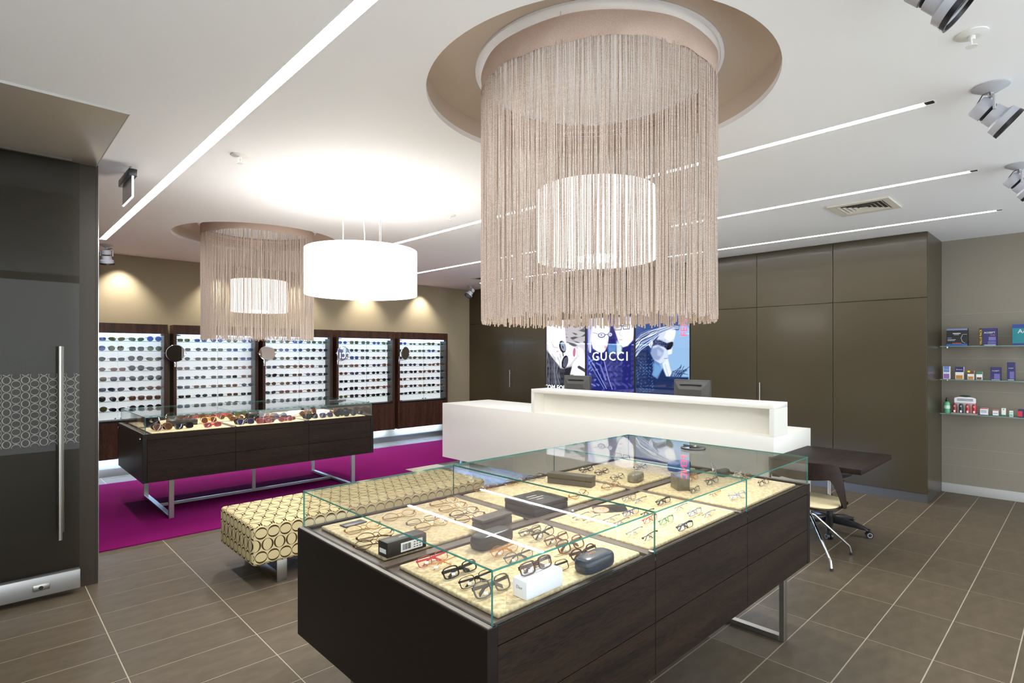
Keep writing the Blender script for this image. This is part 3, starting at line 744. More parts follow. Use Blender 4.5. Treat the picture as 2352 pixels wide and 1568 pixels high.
P1 = [('poly', [(205, 170), (735, 170), (735, 500), (460, 500), (330, 300)], (190, 186, 190), 3), ('noise', (430, 230, 740, 560), (66, 66, 78), .05, (46, 30), .9),
      ('poly', [(215, 190), (440, 170), (470, 520), (560, 560), (620, 600), (600, 700), (520, 800), (420, 880), (330, 820), (230, 640), (210, 420)], (252, 250, 255), 3),
      ('poly', [(270, 470), (360, 500), (350, 640), (300, 650), (260, 580)], (250, 226, 232), 2, .5),
      ('poly', [(200, 600), (290, 720), (400, 860), (540, 830), (620, 860), (560, 960), (480, 1100), (480, 1400), (200, 1400)], (40, 40, 50), 4),
      ('noise', (200, 660, 400, 1150), (120, 122, 140), .25, (14, 60), .5),
      ('poly', [(560, 780), (740, 830), (740, 960), (520, 940)], (245, 245, 252), 3), ('poly', [(620, 560), (700, 600), (740, 760), (740, 820), (560, 780), (640, 700)], (252, 246, 250), 3),
      ('line', [(640, 840), (740, 900)], 40, (60, 58, 66), 1), ('ell', (577, 640, 22, 64, 4), (216, 120, 160), 1), ('line', [(577, 585), (575, 700)], 5, (150, 70, 110), 1),
      ('ell', (418, 565, 46, 86, -12), (24, 24, 34), 1), ('ell', (428, 560, 34, 70, -12), (150, 156, 180), 1), ('ell', (422, 570, 10, 30, -12), (40, 40, 60), 1),
      ('ell', (450, 770, 44, 92, 12), (20, 20, 28), 1), ('ell', (460, 772, 32, 74, 12), (86, 90, 106), 1), ('line', [(420, 640), (428, 690)], 14, (24, 24, 34), 1), ('line', [(410, 780), (408, 870)], 8, (24, 24, 34), 1),
      ('line', [(265, 500), (300, 570), (360, 580)], 5, (120, 120, 150), 1), ('ell', (350, 628, 18, 10, 0), (226, 150, 170), 1),
      ('poly', [(480, 960), (740, 960), (740, 1500), (480, 1500)], (120, 124, 130), 4), ('noise', (480, 960, 740, 1500), (60, 62, 70), .1, (40, 30), .6)]
P2 = [('poly', [(760, 150), (1400, 150), (1400, 700), (760, 700)], (58, 62, 150), 4), ('poly', [(1030, 150), (1130, 150), (1130, 560), (1030, 560)], (44, 42, 112), 4),
      ('poly', [(765, 190), (860, 160), (1000, 150), (1060, 260), (1050, 400), (800, 420), (765, 640)], (216, 216, 236), 4), ('line', [(800, 240), (770, 420), (800, 560)], 16, (140, 150, 200), 1, .6),
      ('poly', [(850, 250), (900, 180), (1020, 190), (1050, 320), (1035, 480), (1020, 560), (990, 620), (960, 645), (900, 640), (830, 590), (800, 480)], (252, 252, 255), 3),
      ('poly', [(1110, 300), (1130, 180), (1240, 150), (1370, 170), (1385, 330), (1370, 470), (1300, 550), (1235, 572), (1180, 520), (1150, 420)], (250, 250, 255), 3),
      ('poly', [(1100, 170), (1200, 140), (1380, 150), (1390, 230), (1240, 220), (1130, 260)], (150, 150, 200), 4, .5),
      ('ell', (945, 410, 52, 36, -4), (40, 40, 110), 1), ('ell', (945, 408, 42, 27, -4), (226, 228, 250), 1), ('ell', (1062, 402, 36, 34, -6), (40, 40, 110), 1), ('ell', (1062, 400, 27, 26, -6), (206, 210, 240), 1), ('line', [(992, 402), (1030, 398)], 9, (40, 40, 110), 1), ('line', [(900, 395), (830, 372)], 6, (90, 90, 150), 1), ('ell', (942, 405, 12, 10, 0), (90, 96, 160), 1), ('ell', (1060, 400, 9, 9, 0), (100, 106, 170), 1),
      ('line', [(1120, 282), (1130, 340), (1210, 335), (1215, 278), (1120, 282)], 9, (34, 30, 90), 1), ('line', [(1232, 276), (1238, 328), (1320, 325), (1325, 262), (1232, 276)], 9, (34, 30, 90), 1), ('line', [(1212, 285), (1236, 285)], 9, (34, 30, 90), 1), ('line', [(1150, 298), (1195, 296)], 8, (96, 100, 160), 1), ('line', [(1250, 290), (1300, 286)], 8, (96, 100, 160), 1),
      ('line', [(1200, 340), (1185, 400), (1225, 420)], 7, (190, 190, 226), 1), ('ell', (1205, 470, 30, 12, 5), (226, 190, 210), 1), ('ell', (1000, 570, 22, 22, 0), (240, 170, 190), 1), ('line', [(1010, 420), (1030, 500), (1000, 520)], 6, (206, 206, 232), 1),
      ('poly', [(765, 640), (830, 590), (900, 640), (980, 650), (1020, 560), (1140, 540), (1230, 575), (1300, 560), (1390, 480), (1400, 1500), (760, 1500)], (36, 40, 110), 3),
      ('poly', [(1030, 540), (1150, 530), (1130, 650), (1040, 660)], (86, 130, 190), 4), ('poly', [(1150, 480), (1220, 570), (1210, 640), (1150, 680)], (206, 226, 224), 4),
      ('noise', (765, 700, 930, 1100), (110, 130, 220), .2, (20, 26), .8), ('noise', (930, 760, 1390, 1180), (78, 78, 170), .25, (22, 34), .7), ('line', [(980, 760), (1040, 1000), (1090, 1140)], 9, (150, 156, 226), 1), ('line', [(930, 820), (1000, 1010)], 22, (130, 136, 210), 1, .7),
      ('line', [(765, 690), (880, 880), (1010, 1130)], 8, (150, 170, 236), 1), ('line', [(765, 760), (880, 960), (980, 1130)], 8, (120, 140, 220), 1)]
P3 = [('poly', [(1400, 120), (2120, 120), (2120, 1500), (1400, 1500)], (92, 134, 196), 2), ('ell', (1990, 640, 300, 400, 0), (158, 196, 232), 9, .8),
      ('poly', [(1400, 120), (1950, 120), (2010, 250), (1990, 340), (1900, 350), (1830, 310), (1760, 350), (1730, 480), (1640, 520), (1600, 620), (1400, 700)], (58, 82, 142), 3),
      ('poly', [(1400, 500), (1590, 500), (1640, 680), (1560, 820), (1400, 860)], (40, 60, 112), 3),
      ('poly', [(1640, 560), (1730, 400), (1760, 350), (1840, 315), (1945, 335), (1950, 380), (1930, 440), (1915, 500), (1900, 600), (1893, 660), (1842, 672), (1846, 700), (1828, 722), (1838, 745), (1800, 765), (1745, 800), (1650, 745), (1610, 650)], (206, 218, 238), 2),
      ('poly', [(1830, 340), (1942, 345), (1925, 450), (1860, 490), (1790, 440)], (250, 252, 255), 3), ('poly', [(1850, 590), (1895, 600), (1890, 660), (1845, 670)], (248, 250, 255), 2),
      ('poly', [(1610, 590), (1720, 560), (1790, 610), (1770, 680), (1720, 745), (1650, 745), (1605, 660)], (112, 134, 184), 4, .75), ('poly', [(1700, 600), (1770, 640), (1750, 700), (1700, 680)], (190, 204, 232), 4, .7),
      ('poly', [(1600, 500), (1640, 470), (1730, 470), (1830, 515), (1870, 500), (1912, 498), (1915, 545), (1880, 600), (1830, 610), (1790, 570), (1700, 540), (1620, 560)], (38, 44, 78), 2),
      ('ell', (1868, 552, 30, 66, 35), (14, 18, 38), 1), ('noise', (1640, 470, 1820, 560), (120, 140, 190), .3, (7, 9), .8),
      ('poly', [(1590, 480), (1622, 420), (1640, 520), (1612, 585), (1585, 545)], (220, 228, 244), 2), ('line', [(1600, 500), (1612, 560)], 6, (90, 110, 160), 1),
      ('line', [(1790, 725), (1835, 722)], 7, (120, 90, 130), 1), ('line', [(1650, 745), (1745, 800), (1800, 765)], 8, (70, 92, 146), 1, .7),
      ('poly', [(1765, 790), (1840, 720), (1868, 840), (1905, 965), (1820, 965), (1790, 880)], (226, 234, 248), 2), ('line', [(1800, 800), (1850, 960)], 6, (150, 170, 208), 1),
      ('poly', [(1400, 640), (1560, 600), (1650, 740), (1665, 860), (1620, 940), (1700, 1000), (1770, 850), (1815, 965), (2120, 975), (2120, 1500), (1400, 1500)], (28, 44, 88), 3),
      ('noise', (1410, 660, 1650, 1180), (90, 130, 196), .4, (13, 15), .55), ('poly', [(1640, 780), (1720, 820), (1760, 870), (1690, 970), (1640, 960)], (124, 170, 216), 4, .7)]
for k in range(34):
    a = rnd.uniform(0, 1); b = rnd.uniform(-1, 1)
    P3.append(('line', [(1990 - 30 * a, 300 + 30 * b), (1880, 270 + 60 * a), (1740 - 30 * b, 300 + 90 * a), (1600 + 40 * b, 330 + 180 * a), (1480, 400 + 190 * a + 40 * b), (1400, 450 + 260 * a)], rnd.choice((5, 7, 10)), rnd.choice(((196, 212, 240), (236, 242, 252), (36, 56, 108), (112, 140, 198), (36, 56, 108))), 1, .8))
for k in range(18):
    x0 = rnd.uniform(1840, 2000); P3.append(('line', [(x0, 1000), (x0 + rnd.uniform(20, 70), 920 + rnd.uniform(-30, 20)), (x0 + rnd.uniform(70, 170), 830 + rnd.uniform(-20, 130))], 7, (36, 60, 110), 1))
for k in range(16):
    a = rnd.uniform(0, 1); P2.append(('line', [(830 + 60 * a, 170), (790 + 40 * a, 330), (770 + 30 * a, 480), (780 + 20 * a, 640)], 7, rnd.choice(((236, 236, 250), (150, 156, 210), (206, 208, 236))), 1, .7))
for k in range(22):
    a = rnd.uniform(0, 1); P1.append(('line', [(215 + 160 * a, 690 + 130 * a), (235 + 120 * a, 860 + 60 * a), (215 + 190 * a, 1080)], 6, rnd.choice(((120, 122, 140), (26, 26, 34), (84, 86, 102))), 1, .7))
P1 += [('line', [(215, 220), (240, 460)], 7, (196, 190, 206), 1, .6), ('line', [(440, 190), (470, 500)], 9, (180, 176, 192), 1, .7), ('line', [(620, 560), (650, 640), (640, 720)], 7, (196, 150, 170), 1, .7), ('line', [(700, 600), (712, 720)], 6, (176, 166, 190), 1, .7)]
def light_box(y0, y1, bg, shapes, seed, label):
    z0, z1 = .82, ZS
    t = empty('light_box', label, 'poster', (CAB + .03, (y0 + y1) / 2, z0), 0, 'illuminated posters')
    m = MB(); f = .012
    m.box(CAB + .001, y0, z0, CAB + .059, y0 + f, z1).box(CAB + .001, y1 - f, z0, CAB + .059, y1, z1).box(CAB + .001, y0 + f, z1 - f, CAB + .059, y1 - f, z1).box(CAB + .001, y0 + f, z0, CAB + .059, y1 - f, z0 + f)
    m.wbuild('frame', M_DKMETAL, t)
    ys, zs, img = paint(y0 + f, y1 - f, z0 + f, z1 - f, bg, shapes, seed)
    NZ, NX = img.shape[:2]; x = CAB + .012
    me = bpy.data.meshes.new('print')
    me.from_pydata([(x, yy, zz) for zz in zs for yy in ys], [], [(j * NX + i, j * NX + i + 1, (j + 1) * NX + i + 1, (j + 1) * NX + i) for j in range(NZ - 1) for i in range(NX - 1)])
    ca = me.color_attributes.new('print', 'FLOAT_COLOR', 'POINT')
    ca.data.foreach_set('color', np.concatenate([img, np.ones((NZ, NX, 1))], 2).ravel())
    me.materials.append(M_PRINT); obj('print', me, t, -t.location)
    return t
b1 = light_box(5.862, 6.765, (210, 208, 214), P1, 1, 'illuminated poster of a reclining face wearing dark sunglasses')
b2 = light_box(4.902, 5.858, (60, 64, 150), P2, 2, 'illuminated poster of two faces in spectacles with white lettering')
b3 = light_box(3.97, 4.898, (110, 150, 205), P3, 3, 'illuminated blue poster of a profile in wraparound sunglasses')
EW = emit('print_white', (1, 1, 1), 1.6); ER = emit('print_red', (.95, .06, .12), 1.2)
def zpt(zx, zy): return at_x(1220 + zx / 5.88, 700 + zy / 5.88, CAB + .01)
pa, pb = zpt(830, 700), zpt(1310, 700)
for k, ch in enumerate('GUCCI'):
    p = zpt(830 + (40, 150, 265, 375, 465)[k], 700); p.x = CAB + .009
    lettering(ch, .20, EW, p, '-x', b2, sx=1.0)
p = zpt(2070, 235); p.x = CAB + .009; lettering('FENDI', .15, ER, p, '-x', b3, roll=R(90))
p = zpt(350, 1118); p.x = CAB + .009; lettering('TOM FORD', .115, EW, p, '-x', b1)

# ================================================================== RECEPTION COUNTER
XC, YR, YL = 4.85, 1.861, 6.50
t = empty('reception_counter', 'long white floating reception counter with a raised shelf bay', 'counter', (5.29, 4.18, 0))
MB().box(XC, YR, .123, 5.731, YL, .896).wbuild('body', M_WHITE, t, bevel=.003)
zr = 1.180; yl2 = 4.715
m = MB()
m.box(XC, YR, zr - .045, 5.151, yl2, zr)
m.wbuild('raised_top', M_WHITE, t, bevel=.003)
for a, b in ((YR, YR + .04), (yl2 - .05, yl2)): MB().box(XC + .0005, a + .0005, .896, 5.150, b - .0005, zr - .045).wbuild('cheek_panel', M_WHITE, t)
MB().box(5.02, YR + .04, .896, 5.150, yl2 - .05, zr - .045).wbuild('back_panel', M_WHITE, t)
for y in (6.40, 5.07, 3.7, 2.4):
    for x in (5.10, 5.62): MB().box(x - .02, y - .02, 0, x + .02, y + .02, .123).wbuild('foot', M_CHROME, t)
UB = emit('blue_led_glow', (.38, .58, 1.0), K_UNDER)
for x in (4.98,): MB().box(x, 2.0, .112, x + .02, 6.42, .1225).wbuild('led_strip', UB, t)
MB().box(5.69, 2.0, .112, 5.71, 6.42, .1225).wbuild('led_strip', UB, t)
# desk wing
t = empty('desk', 'dark wood consultation desk butted against the white counter', 'desk', (5.19, 1.52, 0))
MB().box(4.735, 1.19, .70, 5.64, 1.859, .74).wbuild('top', M_WENGE, t, bevel=.002)
MB().box(4.80, 1.80, .58, 5.36, 1.859, .70).wbuild('apron', M_WENGED, t)
# monitors
def monitor(ya, yb, x, rz, label):
    t = empty('monitor', label, 'monitor', (x, (ya + yb) / 2, .896), rz, 'counter monitors'); hw = (yb - ya) / 2
    m = MB(); z0, z1 = .12, .435
    m.add([(-.02, -hw, z0), (-.02, hw, z0), (-.02, hw, z1), (-.02, -hw, z1), (.03, -hw, z0), (.03, hw, z0), (.03, hw, z1), (.03, -hw, z1)], [(0, 1, 2, 3), (4, 5, 6, 7), (0, 1, 5, 4), (1, 2, 6, 5), (2, 3, 7, 6), (3, 0, 4, 7)])
    m.build('housing', M_DGREY, t, bevel=.006)
    b = MB(); q = .62
    b.add([(-.0201, -hw * .96, z0 + .02), (-.0201, hw * .96, z0 + .02), (-.0201, hw * .96, z1 - .015), (-.0201, -hw * .96, z1 - .015), (-.05, -hw * q, z0 + .05), (-.05, hw * q, z0 + .05), (-.05, hw * q, z1 - .1), (-.05, -hw * q, z1 - .1)],
          [(4, 5, 6, 7), (0, 1, 5, 4), (1, 2, 6, 5), (2, 3, 7, 6), (3, 0, 4, 7)])
    bk = b.build('back_cover', M_DGREY, t)
    v = MB()
    for i in range(7): v.box(-.0395 + i * .002 - .004, -hw * .6, z1 - .05 - i * .007, -.034, hw * .6, z1 - .047 - i * .007)
    v.build('vent_slot', M_BLACK, bk)
    MB().box(.0295, -hw * .94, z0 + .012, .031, hw * .94, z1 - .012).build('screen', M_BLACK, t)
    MB().box(-.075, -.03, .01, -.045, .03, .26).build('neck', M_DGREY, t, bevel=.005)
    MB().lathe([(0, 0), (.11, 0), (.11, .008), (.05, .018), (0, .018)], 28, (-.03, 0, 0)).build('foot', M_DGREY, t, smooth=True)
monitor(2.71, 3.116, 5.42, 0, 'black monitor seen from behind, standing on the counter before the olive doors')
monitor(4.28, 4.65, 5.42, R(8), 'black monitor seen from behind, standing on the counter before the posters')

# ================================================================== CHAIRS
def shell_chair(x, y, rz):
    t = empty('chair', 'low-back bent plywood chair with cream pad and splayed chrome legs', 'chair', (x, y, 0), rz)
    # local: sitter faces +X, back at -X
    def outline(s, n=40):
        pts = []
        for i in range(n):
            a = 2 * math.pi * i / n; c, q = math.cos(a), math.sin(a)
            pts.append((s * .25 * math.copysign(abs(c) ** .6, c), s * .26 * math.copysign(abs(q) ** .6, q)))
        return pts
    MB().prism(outline(1.0), .425, .437).build('seat', M_CHAIRW, t, bevel=.003)
    MB().prism(outline(.93), .437, .452).build('seat_pad', M_CREAM, t, bevel=.006)
    # backrest: band that wraps round and runs down at both sides into the seat
    n = 48; vs_, fs_ = [], []
    for i in range(n + 1):
        q = -1 + 2 * i / n; a = math.pi + q * R(84)
        s = abs(q)
        rx, ry = .27, .285
        lo = .665 - .02 * (1 - s) if s < .55 else .665 - (.665 - .43) * min(1, ((s - .55) / .33)) ** 1.4
        hi = .785 - .03 * s ** 2 if s < .72 else .785 - .0156 - (.77 - .445) * ((s - .72) / .28) ** 1.7
        hi = max(hi, lo + .004)
        for th in (0, .011):
            cx, cy = math.cos(a), math.sin(a)
            for z in (lo, hi):
                lean = .03 * (z - .45) / .33
                vs_.append(((rx - th + lean) * cx * 1.0, (ry - th) * cy, z))
    for i in range(n):
        o, p = i * 4, i * 4 + 4
        fs_ += [(o, p, p + 1, o + 1), (o + 2, o + 3, p + 3, p + 2), (o + 1, p + 1, p + 3, o + 3), (o, o + 2, p + 2, p)]
    fs_ += [(0, 1, 3, 2), (n * 4, n * 4 + 2, n * 4 + 3, n * 4 + 1)]
    MB().add(vs_, fs_).build('backrest', M_CHAIRW, t, smooth=True, sharp=50)
    MB().cyl((0, 0, .33), (0, 0, .425), .022, n=20).build('pedestal', M_CHROME, t, smooth=True)
    MB().lathe([(0, .318), (.03, .322), (.032, .345), (0, .35)], 20).build('hub', M_CHROME, t, smooth=True)
    for k in range(4):
        a = R(45 + 90 * k); d = Vector((math.cos(a), math.sin(a), 0))
        lg = MB().tube([d * .01 + Vector((0, 0, .335)), d * .05 + Vector((0, 0, .32)), d * .31 + Vector((0, 0, .085)), d * .325 + Vector((0, 0, .07)), d * .34 + Vector((0, 0, .012))], .0095, 10).build('leg', M_CHROME, t, smooth=True)
        MB().cyl(d * .338 + Vector((0, 0, .02)), d * .342 + Vector((0, 0, 0)), .0115, n=12).build('foot_cap', M_RUBBER, lg)
shell_chair(4.79, 1.575, 0)
def stool(x, y):
    t = empty('office_stool', 'black office stool on a five-arm castor base under the desk', 'stool', (x, y, 0), 0)
    MB().lathe([(0, .5), (.15, .5), (.178, .515), (.188, .54), (.175, .565), (.12, .575), (0, .57)], 36).build('seat', pbr('black_upholstery', (24, 24, 26), .6), t, smooth=True)
    MB().cyl((0, 0, .3), (0, 0, .5), .015, n=16).build('gas_lift', M_CHROME, t, smooth=True)
    MB().cyl((0, 0, .08), (0, 0, .32), .028, n=20).build('column', M_BLACK, t, smooth=True)
    MB().tube([(-.02, -.02, .49), (-.12, -.15, .488), (-.2, -.16, .47)], .006, 8).build('lever', M_BLACK, t, smooth=True)
    for k in range(5):
        a = R(-92 + 72 * k - 0); d = Vector((math.cos(a), math.sin(a), 0))
        p = d.cross(Vector((0, 0, 1)))
        m = MB(); vs_, fs_ = [], []
        prof = [(.02, .035, .13, .075), (.12, .03, .125, .07), (.22, .025, .11, .065), (.29, .02, .085, .06), (.315, .018, .068, .055)]
        for (r, hw, z1, z0) in prof:
            for sg in (-1, 1):
                vs_ += [d * r + p * hw * sg + Vector((0, 0, z0)), d * r + p * hw * sg * .8 + Vector((0, 0, z1))]
        for i in range(len(prof) - 1):
            o = i * 4; q = o + 4
            fs_ += [(o, o + 1, q + 1, q), (o + 2, q + 2, q + 3, o + 3), (o + 1, o + 3, q + 3, q + 1), (o, q, q + 2, o + 2)]
        fs_ += [(0, 2, 3, 1), (len(vs_) - 4, len(vs_) - 3, len(vs_) - 1, len(vs_) - 2)]
        ar = m.add(vs_, fs_).build('base_arm', M_BLACK, t, bevel=.004)
        c = d * .318 + Vector((0, 0, .027)); q = (p * .8 + d * .5).normalized()
        w_ = MB()
        for sg in (-1, 1): w_.cyl(c + q * .006 * sg, c + q * .024 * sg, .027, n=20)
        w_.cyl(c + Vector((0, 0, .01)), c + Vector((0, 0, .05)), .01, n=10)
        w_.build('castor', M_BLACK, ar, smooth=True)
        ww = MB()
        for sg in (-1, 1): ww.lathe([(.015, 0), (.02, 0), (.02, .001), (.015, .001)], 16, closed=True, m=Matrix.Translation(c + q * .024 * sg) @ (q * sg).to_track_quat('Z', 'Y').to_matrix().to_4x4())
        ww.build('wheel_ring', M_GREYM, ar)
stool(5.62, 1.667)

# ================================================================== BENCH
def bench():
    x0, x1, y0, y1, z0, z1 = 1.345, 3.43, 3.93, 4.63, .155, .435
    t = empty('upholstered_bench', 'cream upholstered bench printed with brown rings on steel band legs', 'bench', ((x0 + x1) / 2, (y0 + y1) / 2, 0))
    me = MB().box(x0, y0, z0, x1, y1, z1).mesh('cushion', M_RINGS, bevel=.028, seg=4, sharp=80)
    uv = me.uv_layers.new(name='UVMap')
    for p in me.polygons:
        n = p.normal
        for li in p.loop_indices:
            c = me.vertices[me.loops[li].vertex_index].co
            if abs(n.x) > .75: q = (.035 + (c.y - y0) - .0, c.z)
            elif n.z > .65: q = (c.x, z1 + (c.y - y0))
            else: q = (c.x, c.z)
            uv.data[li].uv = (q[0] - 1.36, q[1] - .295) if abs(n.x) <= .75 else (q[0], q[1] - .295)
    obj('cushion', me, t, -t.location)
    for x in (1.52, 3.21):
        m = MB(); w_ = .07; th = .012
        m.box(x, y0 + .03, 0, x + w_, y0 + .03 + th, z0).box(x, y1 - .03 - th, 0, x + w_, y1 - .03, z0).box(x, y0 + .03 + th, 0, x + w_, y1 - .03 - th, th)
        m.wbuild('leg', M_STEEL, t, bevel=.002)
bench()

# ================================================================== DISPLAY CASES
def glass_box(m, b, edge_axis):
    """glass pane: faces on the big sides use slot 0, rim faces slot 1"""
    x0, y0, z0, x1, y1, z1 = b
    o = len(m.f); m.box(*b)
    idx = {'z': (0, 1), 'y': (2, 4), 'x': (3, 5)}[edge_axis]
    for k in range(6): m.mi[o + k] = 0 if k in idx else 1
    return m
TRAYS = {}
def display_case(key, x0, x1, y0, y1, label, knobs=False, zf=0.):
    t = empty('display_case', label, 'display case', ((x0 + x1) / 2, (y0 + y1) / 2, 0), 0, 'glass-topped display cases')
    zb, zt = .389, .847; e = .038
    MB().box(x0 + e, y0 + .022, zb, x1 - e, y1 - .022, .822).wbuild('carcass', M_WENGED, t)
    MB().box(x0 + e, y0 + .003, .822, x1 - e, y1 - .003, .834).wbuild('tray_base', M_TRAY, t)
    for a, b in ((x0, x0 + e), (x1 - e, x1)):
        p = MB().box(a, y0, zb, b, y1, zt).wbuild('end_panel', M_WENGED, t, bevel=.0015, seg=1)
        if knobs and a == x0:
            for yy in (y0 + .06, y1 - .06): MB().lathe([(0, 0), (.011, 0), (.014, .006), (.012, .014), (0, .016)], 16, m=Matrix.Translation((x0, yy, zt - .045)) @ Matrix.Rotation(R(-90), 4, 'Y')).wbuild('lock_knob', M_CHROME, p, smooth=True)
        MB().box(a + .004, y0 + .004, zt, b - .018, y1 - .004, zt + .004).wbuild('edge_rail', pbr('anodised_rail', (128, 120, 112), .35, metal=.4), p)
    bx = [x0 + e, x0 + e + (x1 - x0 - 2 * e) / 3, x0 + e + 2 * (x1 - x0 - 2 * e) / 3, x1 - e]
    for k in range(3):
        a, b = bx[k] + .0015, bx[k + 1] - .0015
        for (ya, yb) in ((y0 + .002, y0 + .022), (y1 - .022, y1 - .002)):
            MB().box(a, ya, .792, b, yb, zt).wbuild('top_rail', M_WENGE, t, bevel=.001, seg=1)
            MB().box(a, ya, .588, b, yb, .789).wbuild('drawer_front', M_WENGE, t, bevel=.001, seg=1)
            MB().box(a, ya, zb, b, yb, .585).wbuild('drawer_front', M_WENGE, t, bevel=.001, seg=1)
    ym = (y0 + y1) / 2
    for x in bx[1:3]: MB().box(x - .02, y0 + .022, .834, x + .02, y1 - .022, .845).wbuild('divider', M_TRAY, t, bevel=.001, seg=1)
    MB().box(x0 + e, ym - .022, .834, x1 - e, ym + .022, .8445).wbuild('divider', M_TRAY, t, bevel=.001, seg=1)
    for k in range(3):
        for j, (ya, yb) in enumerate(((y0 + .022, ym - .022), (ym + .022, y1 - .022))):
            a, b = bx[k] + (.03 if k else .045), bx[k + 1] - (.03 if k < 2 else .045)
            pd = MB().box(a, ya + .028, .834, b, yb - .028, .849).wbuild('tray_pad', M_QUILT, t, bevel=.006, seg=3)
            TRAYS[(key, k, j)] = (a, ya + .03, b, yb - .03)
    # glass
    g = .006; zg0, zg1 = zt, 1.006; gx0, gx1, gy0, gy1 = x0 + .022, x1 - .022, y0 + .004, y1 - .004
    tx = [gx0, bx[1], bx[2], gx1]
    for k in range(3):
        glass_box(MB(), (tx[k] + (.001 if k else 0), gy0, zg1 - g, tx[k + 1] - (.001 if k < 2 else 0), gy1, zg1), 'z').wbuild('glass_top', [M_GLASST, M_EDGE], t)
        for ya in (gy0, gy1 - g): glass_box(MB(), (tx[k] + .001, ya, zg0, tx[k + 1] - .001, ya + g, zg1 - g), 'y').wbuild('glass_side', [M_GLASS, M_EDGE], t)
    for xa in (gx0, gx1 - g): glass_box(MB(), (xa, gy0 + g + .0005, zg0, xa + g, gy1 - g - .0005, zg1 - g), 'x').wbuild('glass_end', [M_GLASS, M_EDGE], t)
    for x in bx[1:3]: MB().box(x - .008, gy0 + g, zt, x + .008, gy0 + .026, zt + .006).wbuild('glass_clip', M_CHROME, t)
    # sled legs
    for x in (x0 + .225, x1 - .27):
        m = MB(); w_ = .045; d_ = .028
        m.box(x, y0 + .045, zf, x + w_, y0 + .045 + d_, zb).box(x, y1 - .045 - d_, zf, x + w_, y1 - .045, zb).box(x, y0 + .045 + d_, zf, x + w_, y1 - .045 - d_, zf + d_)
        m.wbuild('leg_frame', M_STEEL, t, bevel=.0015, seg=1)
    MB().box(x0 + .27, ym - .014, zf + .001, x1 - .27, ym + .014, zf + .028).wbuild('stretcher', M_STEEL, t)
    MB().box((x0 + x1) / 2 - .018, ym - .014, zf + .028, (x0 + x1) / 2 + .018, ym + .014, zb).wbuild('centre_post', M_STEEL, t)
    return t
display_case('near', 1.003, 3.50, 1.14, 2.385, 'dark wood glass-topped case of spectacles standing on the tiled floor')
display_case('far', 1.117, 3.53, 6.14, 7.37, 'dark wood glass-topped case of sunglasses standing on the magenta carpet', knobs=True, zf=.0095)

# ================================================================== SUNGLASSES WALL
M_PANEL = None
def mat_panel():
    m, nt, out = new_mat('white_panel_added_glow')
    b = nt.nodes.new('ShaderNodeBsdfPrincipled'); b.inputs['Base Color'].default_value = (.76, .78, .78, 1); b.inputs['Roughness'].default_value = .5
    b.inputs['Emission Color'].default_value = (.93, .97, 1.0, 1); b.inputs['Emission Strength'].default_value = .17  # plain white back panel; faint glow added to even out the tube light
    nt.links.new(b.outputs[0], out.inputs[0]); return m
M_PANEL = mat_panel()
M_LED = emit('cabinet_tube_glow', (.42, .66, 1.0), K_LED)
M_SIDEIN = pbr('grey_gloss_lining', (66, 64, 62), .3, spec=.4)
YF = 8.70
SHZ = [1.772 - .1305 * k for k in range(8)]
def wall_cabinet(k):
    x0 = UX[k]; x1 = x0 + UW; z0, z1 = .245, 2.0; e = .04
    t = empty('wall_cabinet', 'dark wood lit cabinet of sunglasses, %s from the sliding door' % ORD[k], 'cabinet', ((x0 + x1) / 2, 8.8, z0), 0, 'lit sunglasses wall cabinets')
    for a in (x0, x1 - e):
        MB().box(a, YF, z0, a + e, 8.898, z1).wbuild('side_panel', M_WENGEV, t, bevel=.0015, seg=1)
    MB().box(x0 + e, YF, 1.872, x1 - e, 8.898, z1 - .0005).wbuild('header', M_WENGEV, t)
    MB().box(x0 + e, 8.72, z0 + .004, x1 - e, 8.898, .742).wbuild('base_box', M_WENGED, t)
    xm = (x0 + x1) / 2
    for a, b in ((x0 + e + .002, xm - .002), (xm + .002, x1 - e - .002)):
        MB().box(a, YF + .001, z0 + .004, b, YF + .019, .715).wbuild('lower_door', M_WENGEV, t, bevel=.001, seg=1)
    MB().box(x0 + e, YF + .001, .717, x1 - e, 8.72, .742).wbuild('sill_rail', M_WENGED, t)
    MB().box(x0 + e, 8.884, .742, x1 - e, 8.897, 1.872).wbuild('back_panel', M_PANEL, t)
    for a in (x0 + e, x1 - e - .003): MB().box(a, YF + .02, .742, a + .003, 8.884, 1.872).wbuild('side_lining', M_SIDEIN, t)
    MB().cyl((x0 + e + .03, 8.745, 1.858), (x1 - e - .03, 8.745, 1.858), .009, n=8).wbuild('light_tube', M_LED, t)
    for z in SHZ:
        glass_box(MB(), (x0 + e + .004, 8.735, z - .006, x1 - e - .004, 8.882, z), 'z').wbuild('glass_shelf', [M_GLASS, M_EDGEL], t)
    for s, (a, b) in enumerate(((x0 + e + .001, xm - .001), (xm + .001, x1 - e - .001))):
        d = glass_box(MB(), (a, YF + .004, .744, b, YF + .009, 1.870), 'y').wbuild('glass_door', [M_GLASSD, M_EDGEL], t)
        hx = xm - .03 if s == 0 else xm + .03
        MB().cyl((hx, YF + .004, .77), (hx, YF - .02, .775), .008, n=10).wbuild('door_knob', M_BLACK, d)
        for z in (.752, 1.855): MB().box((a if s == 0 else b - .05), YF + .001, z - .006, (a + .05 if s == 0 else b), YF + .012, z + .01).wbuild('hinge', M_BLACK, d)
    MB().box(x0 + .06, 8.80, z0 - .008, x1 - .06, 8.83, z0 + .003).wbuild('under_light', UB, t)
    return t
for k in range(5): wall_cabinet(k)

